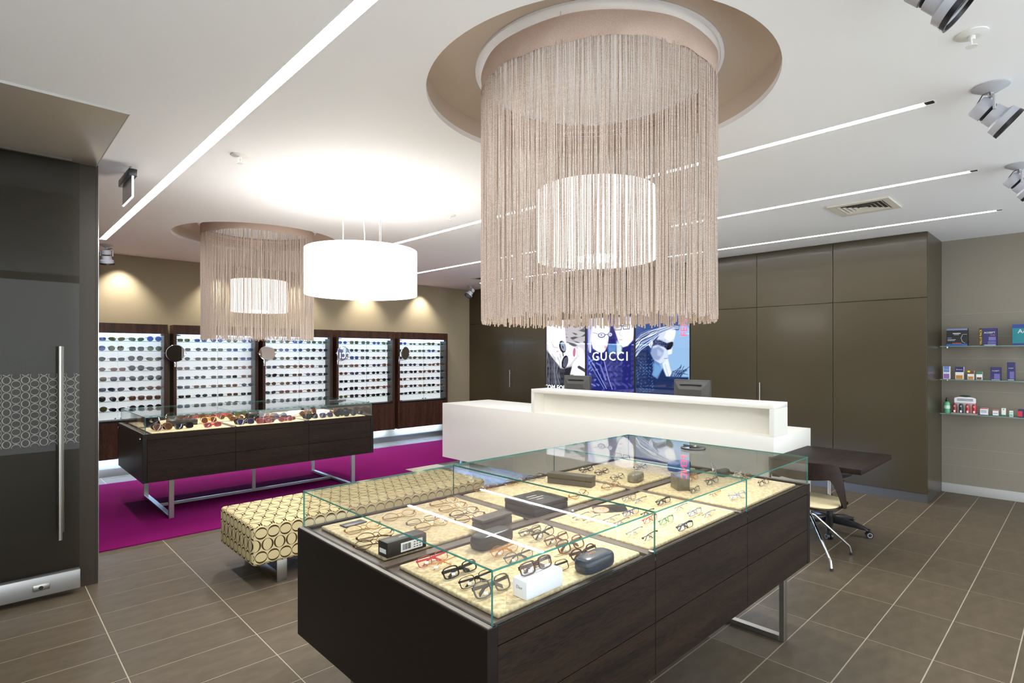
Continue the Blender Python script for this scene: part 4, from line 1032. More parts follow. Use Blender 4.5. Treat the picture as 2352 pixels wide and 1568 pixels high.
# ---- spectacles
def outline(style, n=20):
    W, H, ex, drop = {'oval': (.028, .019, 2.0, 0), 'rect': (.028, .0165, 4.0, 0), 'round': (.029, .026, 2.2, 0), 'wrap': (.031, .018, 2.6, .004),
                      'aviator': (.029, .024, 2.3, .006), 'square': (.029, .022, 3.4, 0), 'slim': (.026, .013, 3.2, 0)}[style]
    pts = []
    for i in range(n):
        a = 2 * math.pi * i / n; c, s = math.cos(a), math.sin(a)
        x = W * math.copysign(abs(c) ** (2 / ex), c); z = H * math.copysign(abs(s) ** (2 / ex), s)
        if drop and z < 0: z += drop * (x / W)          # outer corner lifts
        if drop and z >= 0: z += drop * .5 * (x / W)
        pts.append((x, z))
    return pts, W, H
MESHC = {}
MOVE, FIXED = [], []          # things lying in the display cases, for the spacing pass
def spec_meshes(style, fm, lm, opened, rim):
    key = (style, fm.name, lm.name, opened, rim)
    if key in MESHC: return MESHC[key]
    pts, W, H = outline(style); n = len(pts); gap = .0095; r = {'thick': .0034, 'wire': .0010, 'mid': .0018, 'none': 0}[rim]
    cx = gap + W + r; wrap = 1.6 if style == 'wrap' else .7
    def yy(x): return wrap * x * x
    fr = MB(); lenses = []; zc = H + r
    for sg in (-1, 1):
        P = [(sg * (cx + x), zc + z) for x, z in pts]
        if r:
            O = []
            for (x, z), (ox, oz) in zip(P, pts):
                L = math.hypot(ox, oz); O.append((x + sg * ox / L * r * 1.15, z + oz / L * r * 1.15))
            v = []
            th = max(.0012, r * .55)
            for (a, b), (c, d) in zip(P, O): v += [(a, yy(a) - th, b), (c, yy(c) - th, d), (c, yy(c) + th, d), (a, yy(a) + th, b)]
            f = []
            for i in range(n):
                j = (i + 1) % n
                for q in range(4): f.append((i * 4 + q, j * 4 + q, j * 4 + (q + 1) % 4, i * 4 + (q + 1) % 4))
            fr.add(v, f)
        lm_ = MB(); c = (sg * cx, yy(cx) - .0012, zc)
        lm_.add([(x, yy(x), z) for x, z in P] + [c], [(i, (i + 1) % n, n) for i in range(n)])
        lenses.append(lm_.mesh('lens', lm, smooth=True, sharp=80))
    rb = max(r * .75, .0011)
    zb = zc + H * .35
    fr.tube([(-gap - r, yy(gap), zb), (-gap * .4, -.001, zb + .002), (gap * .4, -.001, zb + .002), (gap + r, yy(gap), zb)], rb, 6)
    hw = cx + W + r; hz = zc + H * .45
    for sg in (-1, 1):
        fr.box(sg * (hw - .001) - .002, yy(hw) - .002, hz - max(.003, r), sg * (hw - .001) + .002, yy(hw) + .005, hz + max(.003, r))
        fr.tube([(sg * (gap * .75), .002, zb - .006), (sg * gap * .7, .008, zb - .008)], .0014, 5)
    temples = []
    th, tt = {'thick': (.0052, .0022), 'wire': (.0016, .0009), 'mid': (.0034, .0015), 'none': (.0018, .0009)}[rim]
    for sg in (-1, 1):
        y0 = yy(hw) + .003
        if opened:
            path = [(sg * hw, y0, hz, 1), (sg * (hw + .002), y0 + .05, hz, 1), (sg * hw, y0 + .085, hz - .001, .9), (sg * (hw - .004), y0 + .108, hz - .009, .95), (sg * (hw - .008), y0 + .122, hz - .022, 1.1)]
            dirx = True
        else:
            o = 0 if sg < 0 else .006
            path = [(sg * hw, y0, hz, 1), (sg * (hw - .004), y0 + .006 + o, hz, 1), (sg * (hw - .06), .014 + o, hz - .002, .9), (-sg * (hw - .055), .012 + o, hz - .006, .95), (-sg * (hw - .028), .013 + o, hz - .022, 1.1)]
            dirx = False
        m = MB(); v = []
        for (x, y, z, s) in path:
            a = (tt, 0) if dirx else (0, tt)
            for (q, w_) in ((-1, -1), (1, -1), (1, 1), (-1, 1)): v.append((x + a[0] * q, y + a[1] * q, z + th * s * w_))
        f = []
        for i in range(len(path) - 1):
            for q in range(4): f.append((i * 4 + q, i * 4 + (q + 1) % 4, i * 4 + 4 + (q + 1) % 4, i * 4 + 4 + q))
        f += [(0, 3, 2, 1), tuple(len(v) - 4 + q for q in range(4))]
        m.add(v, f); temples.append(m.mesh('temple', fm, smooth=True, sharp=60))
    res = (fr.mesh('frame', fm, smooth=True, sharp=50), lenses, temples)
    MESHC[key] = res; return res
def spectacles(name, cat, loc, rz, style, fm, lm, label, group, opened=False, rim='mid', pitch=0., scale=1., price=False):
    fr, le, te = spec_meshes(style, fm, lm, opened, rim)
    t = empty(name, label, cat, loc, rz, group); t.rotation_euler = (pitch, 0, rz); t.scale = (scale,) * 3
    if abs(loc[2] - ZP) < 1e-6: MOVE.append((t, .074 * scale, .03 * scale))
    obj('frame', fr, t)
    for l in le: obj('lens', l, t)
    for q in te: obj('temple', q, t)
    if price:
        o = obj('price_tag', TAGM, t, (-.038, .0, .012)); o.rotation_euler = (0, .15, .1)
    return t
ZP = .8495
TAGM = MB().box(-.008, -.0045, -.0045, .008, -.0038, .0045).mesh('price_tag', M_PAPER)
FRM = {'black': pbr('black_acetate', (22, 20, 20), .18), 'brown': pbr('brown_acetate', (84, 46, 32), .18), 'tortoise': pbr('tortoise_acetate', (126, 82, 44), .18, noise=(160, .6, 3)),
       'gold': pbr('gold_wire', (196, 150, 96), .25, metal=.9), 'silver': pbr('silver_wire', (190, 190, 194), .25, metal=.9), 'gunmetal': pbr('gunmetal_wire', (84, 80, 78), .3, metal=.7),
       'amber': pbr('amber_acetate', (208, 138, 66), .15), 'red': pbr('red_acetate', (206, 70, 84), .2), 'green': pbr('green_acetate', (70, 150, 104), .2), 'navy': pbr('navy_acetate', (44, 50, 84), .2),
       'pale blue': pbr('pale_blue_metal', (150, 166, 206), .25, metal=.4), 'grey': pbr('grey_acetate', (106, 98, 92), .2), 'violet': pbr('violet_acetate', (96, 86, 170), .2), 'white': pbr('ivory_acetate', (226, 220, 206), .25)}
LEN = {'green': lens_mat('green_lens', (70, 92, 66), .75), 'blue': lens_mat('blue_lens', (46, 74, 140), .75), 'grey': lens_mat('grey_lens', (40, 42, 50), .85), 'brown': lens_mat('brown_lens', (86, 56, 40), .8),
       'olive': lens_mat('olive_lens', (78, 74, 38), .8), 'rose': lens_mat('rose_lens', (120, 70, 66), .8), 'smoke': lens_mat('smoke_lens', (22, 20, 24), .9), 'violet': lens_mat('violet_lens', (54, 46, 78), .85)}
SHELFN = ['top', 'second', 'third', 'fourth', 'fifth', 'sixth', 'seventh', 'bottom']
rs = random.Random(21)
ROWC = {0: ['green', 'blue', 'olive', 'green', 'blue'], 1: ['green', 'blue', 'olive', 'grey', 'green'], 2: ['olive', 'grey', 'blue', 'grey', 'brown'], 3: ['grey', 'brown', 'rose', 'smoke', 'violet'],
        4: ['grey', 'brown', 'violet', 'grey', 'smoke'], 5: ['brown', 'smoke', 'violet', 'grey', 'brown'], 6: ['brown', 'rose', 'smoke', 'brown', 'grey'], 7: ['smoke', 'olive', 'smoke', 'grey', 'smoke']}
STY = {0: ['wrap', 'wrap', 'oval', 'rect', 'round'], 1: ['rect', 'oval', 'rect', 'rect', 'oval'], 2: ['oval', 'rect', 'wrap', 'oval', 'rect'], 3: ['oval', 'square', 'rect', 'oval', 'wrap'], 4: ['slim', 'wrap', 'oval', 'rect', 'wrap']}
SNAME = {'wrap': 'wraparound', 'oval': 'oval', 'rect': 'rectangular', 'round': 'round', 'square': 'square', 'slim': 'slim', 'aviator': 'aviator'}
for k in range(5):
    for r_ in range(8):
        for c_ in range(5):
            lc = ROWC[r_][(c_ + k * 2 + rs.choice((0, 0, 1))) % 5]
            st = rs.choice(STY[k])
            if k == 0 and r_ in (1, 4, 6): st = rs.choice(('round', 'aviator', 'square'))
            fc = {'green': 'gunmetal', 'blue': 'navy', 'olive': 'gunmetal', 'grey': 'black', 'brown': 'tortoise', 'rose': 'brown', 'smoke': 'black', 'violet': 'black'}[lc]
            rim = rs.choice(('mid', 'thick', 'mid')) if lc not in ('green', 'blue') else 'mid'
            if k == 1 and r_ in (4, 6): rim = 'wire'
            x = UX[k] + .145 + c_ * (UW - .29) / 4 + rs.uniform(-.012, .012)
            spectacles('sunglasses', 'sunglasses', (x, 8.752 + rs.uniform(0, .006), SHZ[r_] + .0006), rs.uniform(-.09, .09), st, FRM[fc], LEN[lc],
                       '%s %s sunglasses on the %s shelf of the %s wall cabinet from the sliding door' % (lc, SNAME[st], SHELFN[r_], ORD[k]), 'sunglasses on the wall cabinet shelves',
                       opened=True, rim=rim, scale=1.12 if k else 1.18)
# ---- shaving-type mirrors on arms
def arm_mirror(k, px, yaw, tilt):
    c = at_y(px, 811, 8.50); bx_ = UX[k] + .018
    t = empty('arm_mirror', 'round chrome mirror on a swing arm beside the %s wall cabinet from the sliding door' % ORD[k], 'mirror', (bx_, YF, 1.45), 0, 'swing-arm mirrors')
    MB().box(bx_ - .012, YF - .012, 1.42, bx_ + .012, YF - .0005, 1.56).wbuild('bracket', M_CHROME, t, bevel=.003)
    MB().tube([(bx_, YF - .012, 1.49), (bx_, YF - .05, 1.49), (bx_ - .015, YF - .09, 1.492), (c.x, 8.50, 1.495), (c.x, 8.50, c.z - .12)], .005, 8).wbuild('arm', M_CHROME, t, smooth=True)
    n = Vector((math.sin(yaw), -math.cos(yaw), tilt)).normalized()
    Mx = n.to_track_quat('Z', 'Y').to_matrix().to_4x4(); Mx.translation = c
    rim = MB().lathe([(.108, -.006), (.115, -.003), (.115, .004), (.108, .007)], 40, m=Mx, closed=True).wbuild('rim', M_CHROME, t, smooth=True)
    MB().lathe([(0, .001), (.109, .001), (.109, -.004), (0, -.004)], 40, m=Mx).wbuild('mirror_glass', M_MIRROR, t)
    s = Mx.to_3x3() @ Vector((1, 0, 0)); s.z = 0; s.normalize()
    for sg in (-1, 1): MB().cyl(c + s * .112 * sg, c + s * .13 * sg, .005, n=8).wbuild('pivot', M_CHROME, rim)
arm_mirror(1, 403, -.3, 0.02); arm_mirror(2, 614, -.15, .33); arm_mirror(3, 788, .13, .0); arm_mirror(4, 931, .27, .03)

# ================================================================== CASE CONTENTS
ZP = .8495
TN = {(0, 0): 'tray with the white box', (0, 1): 'tray with the barcoded black box', (1, 0): 'tray with the portrait card', (1, 1): 'tray with the flat lettered box', (2, 0): 'tray with the zebra case', (2, 1): 'tray with the blue case'}
def tray_of(p):
    return (0 if p.x < 1.845 else (1 if p.x < 2.66 else 2)), (0 if p.y < 1.762 else 1)
def near(px, py, col, style, rim, rz, pitch=.35, z=ZP, note='', sc=1.0, tagp=True, lens=None, on=None):
    p = at_z(px, py, z); tr = TN[tray_of(p)]
    kind = {'thick': 'thick-rimmed', 'mid': 'framed', 'wire': 'thin wire', 'none': 'rimless'}[rim]
    lab = '%s %s spectacles %s' % (col, kind, on or ('lying in the ' + tr))
    p.z = z
    return spectacles('spectacles', 'spectacles', p, rz * .3 - .04 + rnd.uniform(-.06, .06), style, FRM[col], lens or M_CLEARLENS, lab, 'spectacles in the near display case', rim=rim, pitch=-pitch * 1.5, scale=sc * .99, price=tagp)
# tray with the white box
near(1000, 1296, 'red', 'rect', 'mid', .25); near(1022, 1306, 'amber', 'oval', 'none', .3)
near(1062, 1322, 'black', 'rect', 'thick', .35); near(1100, 1344, 'black', 'rect', 'mid', .3); near(1138, 1366, 'grey', 'square', 'thick', .3)
near(1165, 1275, 'amber', 'oval', 'mid', .25); near(1198, 1291, 'grey', 'oval', 'mid', .25); near(1238, 1308, 'brown', 'rect', 'mid', .2); near(1281, 1326 - 6, 'black', 'rect', 'mid', -.15)
near(1222, 1228, 'grey', 'slim', 'mid', .3); near(1254, 1236, 'gunmetal', 'oval', 'mid', .25); near(1284, 1248, 'tortoise', 'rect', 'mid', .25); near(1318, 1266, 'tortoise', 'square', 'thick', .25)
near(1348, 1284, 'brown', 'oval', 'thick', .2)
# tray with the barcoded box
for px, py, c, r_ in ((842, 1221, 'gold', .1), (872, 1238, 'brown', .1), (866, 1255, 'brown', .15), (925, 1192, 'gold', .12), (975, 1201, 'grey', .1), (1000, 1213, 'gold', .1), (1028, 1160, 'gold', .1), (1050, 1172, 'gold', .12), (1076, 1184, 'gunmetal', .1), (1090, 1196, 'tortoise', .1)):
    near(px, py, c, 'slim' if c == 'grey' else 'oval', 'wire', r_, pitch=.75, tagp=False, sc=1.25)
# tray with the portrait card
for px, py, c, r_, rim in ((1326, 1176, 'silver', .35, 'none'), (1340, 1194, 'silver', .4, 'none'), (1372, 1202, 'silver', .3, 'none'), (1398, 1196, 'silver', .3, 'none'), (1428, 1206, 'silver', .3, 'none'), (1448, 1150, 'silver', .35, 'wire'), (1473, 1155, 'silver', .35, 'none'), (1527, 1158, 'black', .3, 'mid'),
                           (1458, 1186, 'violet', .35, 'wire'), (1478, 1182, 'gunmetal', .35, 'none'), (1498, 1200, 'red', .3, 'wire'), (1532, 1202, 'green', .3, 'wire'), (1568, 1172, 'silver', .35, 'none'), (1600, 1184, 'pale blue', .35, 'wire'), (1632, 1188, 'silver', .35, 'none'),
                           (1462, 1230, 'silver', .35, 'none'), (1498, 1240, 'gunmetal', .35, 'none'), (1582, 1218, 'navy', .35, 'mid')):
    near(px, py, c, 'slim', rim, r_, pitch=.2)
# tray with the flat lettered box
for px, py, c, r_ in ((1172, 1108, 'gold', .2), (1124, 1128, 'gold', .1), (1338, 1142, 'gold', .4), (1412, 1122, 'gold', .35), (1218, 1098, 'brown', .2)):
    near(px, py, c, 'oval', 'wire', r_, pitch=.7, tagp=False, sc=1.2)
for px, py, c, r_ in ((1352, 1084, 'black', .1), (1388, 1090, 'brown', .3), (1424, 1102, 'gunmetal', .3), (1476, 1078, 'gunmetal', .1)):
    near(px, py, c, 'oval', 'mid' if c in ('black', 'brown') else 'wire', r_, pitch=.5, tagp=False)
for px, py, c, st, r_, rim in ((1594, 1104, 'amber', 'oval', .4, 'mid'), (1640, 1112, 'grey', 'oval', .1, 'mid'), (1598, 1130, 'gunmetal', 'slim', .6, 'wire'), (1648, 1140, 'amber', 'slim', .2, 'none'), (1698, 1146, 'pale blue', 'rect', -.6, 'wire'), (1682, 1094, 'white', 'oval', .2, 'mid'), (1716, 1104, 'gold', 'oval', .1, 'wire'), (1758, 1114, 'brown', 'rect', .35, 'wire')):
    near(px, py, c, st, rim, r_, pitch=.3)

def fix(t, L, W, rz):
    c, q = abs(math.cos(rz)), abs(math.sin(rz)); FIXED.append((t, (L * c + W * q) / 2, (L * q + W * c) / 2))
def soft_case(name, px, py, L, W, H, rz, mat, label, cat='glasses case', z=ZP, round_=.4, group=None, lidline=True):
    """hard spectacle case: rounded shell in two halves"""
    p = at_z(px, py, z); p.z = z
    t = empty(name, label, cat, p, rz, group); fix(t, L, W, rz)
    n = 28
    def sec(s, z_, k=3.2):
        r_ = []
        for i in range(n):
            a = 2 * math.pi * i / n; c, q = math.cos(a), math.sin(a)
            r_.append((L / 2 * s * math.copysign(abs(c) ** (2 / (k + 2)), c), W / 2 * (s - (1 - s) * .3) * math.copysign(abs(q) ** (2 / k), q), z_))
        return r_
    def half(levels):
        m = MB(); v = []
        for s, z_ in levels: v += sec(s, z_)
        f = [tuple(range(n - 1, -1, -1)), tuple((len(levels) - 1) * n + i for i in range(n))]
        for j in range(len(levels) - 1):
            for i in range(n): f.append((j * n + i, j * n + (i + 1) % n, (j + 1) * n + (i + 1) % n, (j + 1) * n + i))
        return m.add(v, f)
    half([(.86, 0), (.95, H * .08), (1, H * .25), (1, H * .52)]).build('base_shell', mat, t, smooth=True, sharp=70)
    half([(1, H * .535), (.995, H * .7), (.95, H * .86), (.86, H * .96), (.6, H)]).build('lid', mat, t, smooth=True, sharp=70)
    return t
def carton(name, px, py, L, W, H, rz, mat, label, cat='box', z=ZP, lid=0., bev=.002, group=None):
    p = at_z(px, py, z); p.z = z
    t = empty(name, label, cat, p, rz, group); fix(t, L, W, rz)
    if lid:
        MB().box(-L / 2, -W / 2, 0, L / 2, W / 2, H - lid - .002).build('base', mat, t, bevel=bev)
        MB().box(-L / 2 - .001, -W / 2 - .001, H - lid, L / 2 + .001, W / 2 + .001, H).build('lid', mat, t, bevel=bev)
    else: MB().box(-L / 2, -W / 2, 0, L / 2, W / 2, H).build('carton', mat, t, bevel=bev)
    return t
def local_text(t, s, size, mat, loc, face, roll=0., sx=1.):
    o = obj('lettering', text_mesh(s, size, mat, sx=sx), t)
    B = {'-y': Matrix(((1, 0, 0), (0, 0, -1), (0, 1, 0))), 'z': Matrix.Identity(3), '-x': Matrix(((0, 0, -1), (-1, 0, 0), (0, 1, 0)))}[face]
    M = (B @ Matrix.Rotation(roll, 3, 'Z')).to_4x4(); M.translation = Vector(loc); o.matrix_local = M
M_NAVY = pbr('navy_leather', (40, 48, 62), .3, spec=.5); M_BLKL = pbr('black_leather', (40, 37, 34), .32); M_GRYL = pbr('grey_board', (86, 80, 72), .45); M_CARD = pbr('black_card', (38, 35, 33), .4)
INKG = pbr('grey_ink', (120, 118, 116), .6); INKO = pbr('copper_foil', (214, 138, 84), .35, metal=.4); INKW = pbr('white_ink', (226, 224, 222), .6); INKK = pbr('black_ink', (34, 33, 33), .6); INKL = pbr('pale_foil', (176, 172, 166), .4)
t = soft_case('spectacle_case', 1366, 1304, .168, .077, .053, .02, M_NAVY, 'navy leather spectacle case with copper lettering')
local_text(t, 'GUCCI', .016, INKO, (-.01, .008, .0533), 'z')
soft_case('spectacle_case', 1130, 1250, .195, .085, .055, .08, M_BLKL, 'black curved spectacle case lying beside the orange spectacles')
t = carton('presentation_box', 1236, 1355, .168, .063, .058, .0, M_WHITEP, 'white card box with tortoise spectacles standing on top', bev=.004)
local_text(t, 'Dior', .014, INKG, (-.0843, .0, .033), '-x')
p = at_z(1236, 1355, ZP)
spectacles('spectacles', 'spectacles', (p.x + .003, p.y + .002, ZP + .0583), .02, 'rect', FRM['brown'], M_CLEARLENS, 'brown thick-rimmed spectacles standing on the white box', 'spectacles in the near display case', rim='thick', pitch=-.35, price=True)
t = carton('carton', 925, 1264, .178, .062, .056, .04, M_CARD, 'black card box with a white barcode label')
lb = MB().box(-.03, -.0316, .008, .07, -.031, .042).build('barcode_label', M_PAPER, t)
m = MB(); xx = -.022
for k in range(18):
    w_ = rnd.choice((.0006, .0012, .0018)); m.box(xx, -.0319, .014, xx + w_, -.0316, .036); xx += w_ + rnd.choice((.0007, .0014))
for j in range(3):
    for q in range(3): m.box(.028 + q * .013, -.0319, .014 + j * .009, .036 + q * .013, -.0316, .017 + j * .009)
m.build('barcode', INKK, lb)
MB().box(-.0896, -.022, .014, -.089, .02, .03).build('end_label', M_PAPER, t)
m = MB(); m.box(-.02, -.004, .0561, .03, .0, .0564).box(-.012, .005, .0561, .022, .008, .0564); m.build('foil_mark', INKL, t)
t = carton('spectacle_case', 1131, 1208, .185, .066, .05, .06, M_GRYL, 'grey hinged spectacle case with a dark sloping lid', 'glasses case', lid=.014, bev=.004)
MB().box(-.07, -.0345, .027, .05, -.033, .034).build('clasp_slot', M_BLACK, t)
MB().box(.018, -.012, .0, .024, .012, .001).build('base_mark', M_GRYL, t)
t = carton('presentation_box', 1232, 1166, .235, .2, .05, -.02, M_CARD, 'flat square black presentation box with white lettering', lid=.018)
for j, wd in enumerate((.07, .1, .05)): MB().box(-wd / 2, .03 - j * .03, .0502, wd / 2, .04 - j * .03, .0505).build('foil_line', INKL, t)
t = carton('presentation_box', 1312, 1112, .27, .07, .06, -1.25, M_GRYL, 'long grey lidded box beside the flat lettered box', lid=.026)
t = soft_case('spectacle_case', 1460, 1104, .13, .07, .05, .2, pbr('patterned_case', (128, 122, 104), .3, noise=(40, .5, 3)), 'small mottled grey spectacle case in the tray with the blue case')
t = soft_case('spectacle_case', 1560, 1078, .19, .085, .055, -.05, pbr('blue_leather', (46, 72, 118), .35), 'blue spectacle case under the glass of the spectacles display')
t = carton('presentation_box', 1562, 1122, .10, .07, .08, .9, pbr('grey_mottled_card', (118, 110, 92), .4, noise=(30, .3, 3)), 'upright mottled grey box by the tray divider')
# zebra case, open
p = at_z(1662, 1090, ZP); t = empty('spectacle_case', 'open black case with a zebra-striped lid', 'glasses case', (p.x, p.y, ZP), .25)
zm, nt, out = new_mat('zebra_print'); b = nt.nodes.new('ShaderNodeBsdfPrincipled'); nt.links.new(b.outputs[0], out.inputs[0])
tcz = nt.nodes.new('ShaderNodeTexCoord'); wv = nt.nodes.new('ShaderNodeTexWave'); wv.inputs['Scale'].default_value = 26; wv.inputs['Distortion'].default_value = 9; wv.inputs['Detail Scale'].default_value = 1.2; nt.links.new(tcz.outputs['Object'], wv.inputs[0])
cr = nt.nodes.new('ShaderNodeValToRGB'); cr.color_ramp.elements[0].position = .45; cr.color_ramp.elements[1].position = .55; cr.color_ramp.elements[0].color = (.02, .02, .02, 1); cr.color_ramp.elements[1].color = (.85, .85, .85, 1)
nt.links.new(wv.outputs[0], cr.inputs[0]); nt.links.new(cr.outputs[0], b.inputs[0])
q = [(.075 * math.cos(a) * 1.0, .036 * math.sin(a)) for a in [2 * math.pi * i / 28 for i in range(28)]]
MB().prism(q, 0, .03).build('base_shell', M_BLKL, t, bevel=.008)
lid = MB().prism(q, 0, .012).build('lid', [zm], t, bevel=.004); lid.location = (-.03, .058, .036); lid.rotation_euler = (R(62), 0, .2)
# cards
t = empty('portrait_card', 'printed portrait card standing in the spectacles tray', 'card', (0, 0, 0))
p = at_z(1404, 1176, ZP); t.location = (p.x, p.y, ZP); t.rotation_euler = (0, 0, -.55)
B4 = Matrix.Rotation(R(28), 4, 'X')
MB().box(-.085, -.02, 0, .085, .05, .0016, m=B4).build('card', pbr('dark_print', (52, 46, 46), .3), t)
m = MB(); m.prism([(-.045 + .032 * math.cos(a) * 1.25, .018 + .02 * math.sin(a)) for a in [2 * math.pi * i / 20 for i in range(20)]], .0016, .0019); m.v = [tuple(B4 @ Vector(q)) for q in m.v]; m.build('printed_face', pbr('skin_print', (222, 164, 136), .35), t)
m = MB(); m.box(-.052, .022, .0019, -.044, .026, .0021, m=B4).box(-.036, .022, .0019, -.028, .026, .0021, m=B4).box(-.042, .008, .0019, -.036, .011, .0021, m=B4); m.build('printed_features', pbr('brown_print', (92, 50, 40), .4), t)
t = carton('price_card', 812, 1203, .11, .05, .005, .1, pbr('dark_card', (66, 62, 66), .3), 'small dark card beside the thin gold spectacles', 'card')
MB().box(-.02, -.01, .0041, .01, -.004, .0045).build('card_print', INKL, t)

# ---- hand mirrors on the glass tops
def hand_mirror(px, py, r, rz, label, z=1.0065):
    p = at_z(px, py, z); t = empty('hand_mirror', label, 'mirror', (p.x, p.y, z), rz)
    MB().lathe([(r * .8, 0), (r, .002), (r, .010), (r * .82, .014), (r * .78, .008)], 36, closed=True).build('rim', M_BLACK, t, smooth=True)
    MB().lathe([(0, .003), (r * .8, .003), (r * .8, .009), (0, .009)], 36).build('mirror_glass', M_MIRROR, t)
    MB().box(r * .95, -.012, .002, r * 1.75, .012, .012).build('handle', M_BLACK, t, bevel=.004)
hand_mirror(1592, 1031, .075, .9, 'round black-rimmed hand mirror lying on the near glass case')
hand_mirror(772, 921, .085, .2, 'round black-rimmed hand mirror lying on the far glass case')

# ---- sunglasses heaped in the far case
FT = ['first tray row of the far case', 'middle tray row of the far case', 'end tray row of the far case']
def far(px, py, lc, st, rz, z=ZP, rim='thick', op=False, on=None):
    p = at_z(px, py, z); p.z = z; p.y = min(7.2, max(6.26, p.y)); p.x = min(3.4, max(1.27, p.x))
    k = 0 if p.x < 1.93 else (1 if p.x < 2.73 else 2)
    fc = {'grey': 'black', 'smoke': 'black', 'brown': 'tortoise', 'rose': 'red', 'violet': 'grey', 'olive': 'gunmetal', 'amber': 'amber'}[lc]
    lab = '%s %s sunglasses %s' % ({'smoke': 'black'}.get(lc, lc), SNAME[st], on or ('lying in the ' + FT[k] + (', front' if p.y < 6.75 else ', back')))
    spectacles('sunglasses', 'sunglasses', p, rz, st, FRM[fc], LEN.get(lc, LEN['brown']), lab, 'sunglasses in the far display case', opened=op, rim=rim, pitch=-.4, scale=1.22)
for a in ((352, 980, 'smoke', 'square', .5), (371, 987, 'smoke', 'aviator', .1), (381, 988, 'brown', 'round', .3), (345, 970, 'smoke', 'aviator', -.3), (336, 966, 'brown', 'square', .2), (482, 972, 'amber', 'round', .3), (491, 981, 'rose', 'rect', .2), (449, 957, 'brown', 'square', .1), (463, 956, 'brown', 'oval', .1), (436, 961, 'rose', 'oval', .1), (420, 985, 'smoke', 'square', .25),
          (507, 958, 'rose', 'oval', 0), (520, 962, 'brown', 'oval', .2), (545, 966, 'brown', 'oval', .3), (560, 974, 'smoke', 'square', .3), (578, 976, 'violet', 'square', .1), (597, 968, 'smoke', 'round', .3), (604, 973, 'rose', 'square', .2), (618, 968, 'brown', 'square', .1), (630, 972, 'smoke', 'oval', .3), (645, 962, 'violet', 'round', .2), (655, 969, 'rose', 'oval', .2), (664, 966, 'smoke', 'rect', .3), (676, 968, 'brown', 'slim', .2), (556, 956, 'olive', 'oval', .2), (607, 955, 'olive', 'aviator', .3), (622, 958, 'brown', 'rect', .1),
          (698, 955, 'brown', 'round', .3), (716, 950, 'brown', 'square', .2), (727, 963, 'smoke', 'square', .3), (714, 961, 'grey', 'rect', .1), (755, 959, 'violet', 'square', .2), (772, 956, 'brown', 'round', .4), (785, 958, 'smoke', 'aviator', .5), (794, 955, 'smoke', 'round', .6), (801, 955, 'grey', 'round', .2), (812, 954, 'smoke', 'square', .3), (820, 953, 'smoke', 'oval', .2), (790, 948, 'grey', 'square', .3)):
    far(*a)
t = carton('presentation_box', 418, 975, .25, .2, .055, 0, M_BLKL, 'black square presentation box in the far case with sunglasses on it', lid=.03)
p = t.location
spectacles('sunglasses', 'sunglasses', (p.x + .02, p.y - .02, ZP + .0555), .15, 'square', FRM['brown'], LEN['brown'], 'brown square sunglasses lying on the black presentation box', 'sunglasses in the far display case', rim='thick', pitch=-.4, scale=1.1)
soft_case('spectacle_case', 584, 962, .2, .1, .085, .1, M_BLKL, 'tall domed black glasses case in the far display case')
soft_case('spectacle_case', 612, 970, .16, .09, .05, .1, M_BLKL, 'low rounded dark case beside the domed black one')
soft_case('spectacle_case', 679, 956, .2, .1, .07, .1, M_WHITEP, 'white rounded glasses case in the far display case')
carton('presentation_box', 742, 957, .14, .06, .08, .1, M_WHITEP, 'white upright box in the far display case')
p = at_z(392, 972, ZP); t = empty('table_mirror', 'small round chrome table mirror in the far case', 'mirror', (p.x, p.y, ZP), .3)
MB().lathe([(0, 0), (.035, 0), (.035, .006), (0, .008)], 24).build('foot', M_CHROME, t, smooth=True)
Mx = Matrix.Translation((0, 0, .065)) @ Matrix.Rotation(R(80), 4, 'X')
MB().lathe([(.05, -.004), (.058, -.002), (.058, .003), (.05, .005)], 28, m=Mx, closed=True).build('rim', M_CHROME, t, smooth=True)
MB().lathe([(0, .001), (.052, .001), (.052, -.002), (0, -.002)], 28, m=Mx).build('mirror_glass', M_MIRROR, t)

# ---- spacing pass: nothing in the trays runs through its neighbour
FIXED += [(bpy.data.objects[n], a, b) for n, a, b in (('portrait_card', .08, .06), ('table_mirror', .06, .04))]
FIXED += [(o, .09, .075) for o in bpy.data.objects if o.get('label') == 'open black case with a zebra-striped lid']
for _ in range(90):
    for i, (a, ax, ay) in enumerate(MOVE):
        for j, (b, bx_, by_) in enumerate(MOVE[i + 1:] + FIXED):
            dx, dy = a.location.x - b.location.x, (a.location.y + .012) - (b.location.y + (.012 if j < len(MOVE) - i - 1 else 0))
            ox, oy = ax + bx_ - abs(dx), ay + by_ - abs(dy)
            if ox <= 0 or oy <= 0: continue
            mv = j < len(MOVE) - i - 1
            k = .5 if mv else 1.0
            if oy <= ox:
                d = math.copysign(oy * k + .0005, dy); a.location.y += d
                if mv: b.location.y -= d
            else:
                d = math.copysign(ox * k + .0005, dx); a.location.x += d
                if mv: b.location.x -= d
        far_ = a.location.y > 5
        lo, hi = ((1.27, 6.21), (3.40, 7.27)) if far_ else ((1.125, 1.20), (3.385, 2.29))
        a.location.x = min(hi[0], max(lo[0], a.location.x)); a.location.y = min(hi[1], max(lo[1], a.location.y))
        a.location.z = ZP + .004
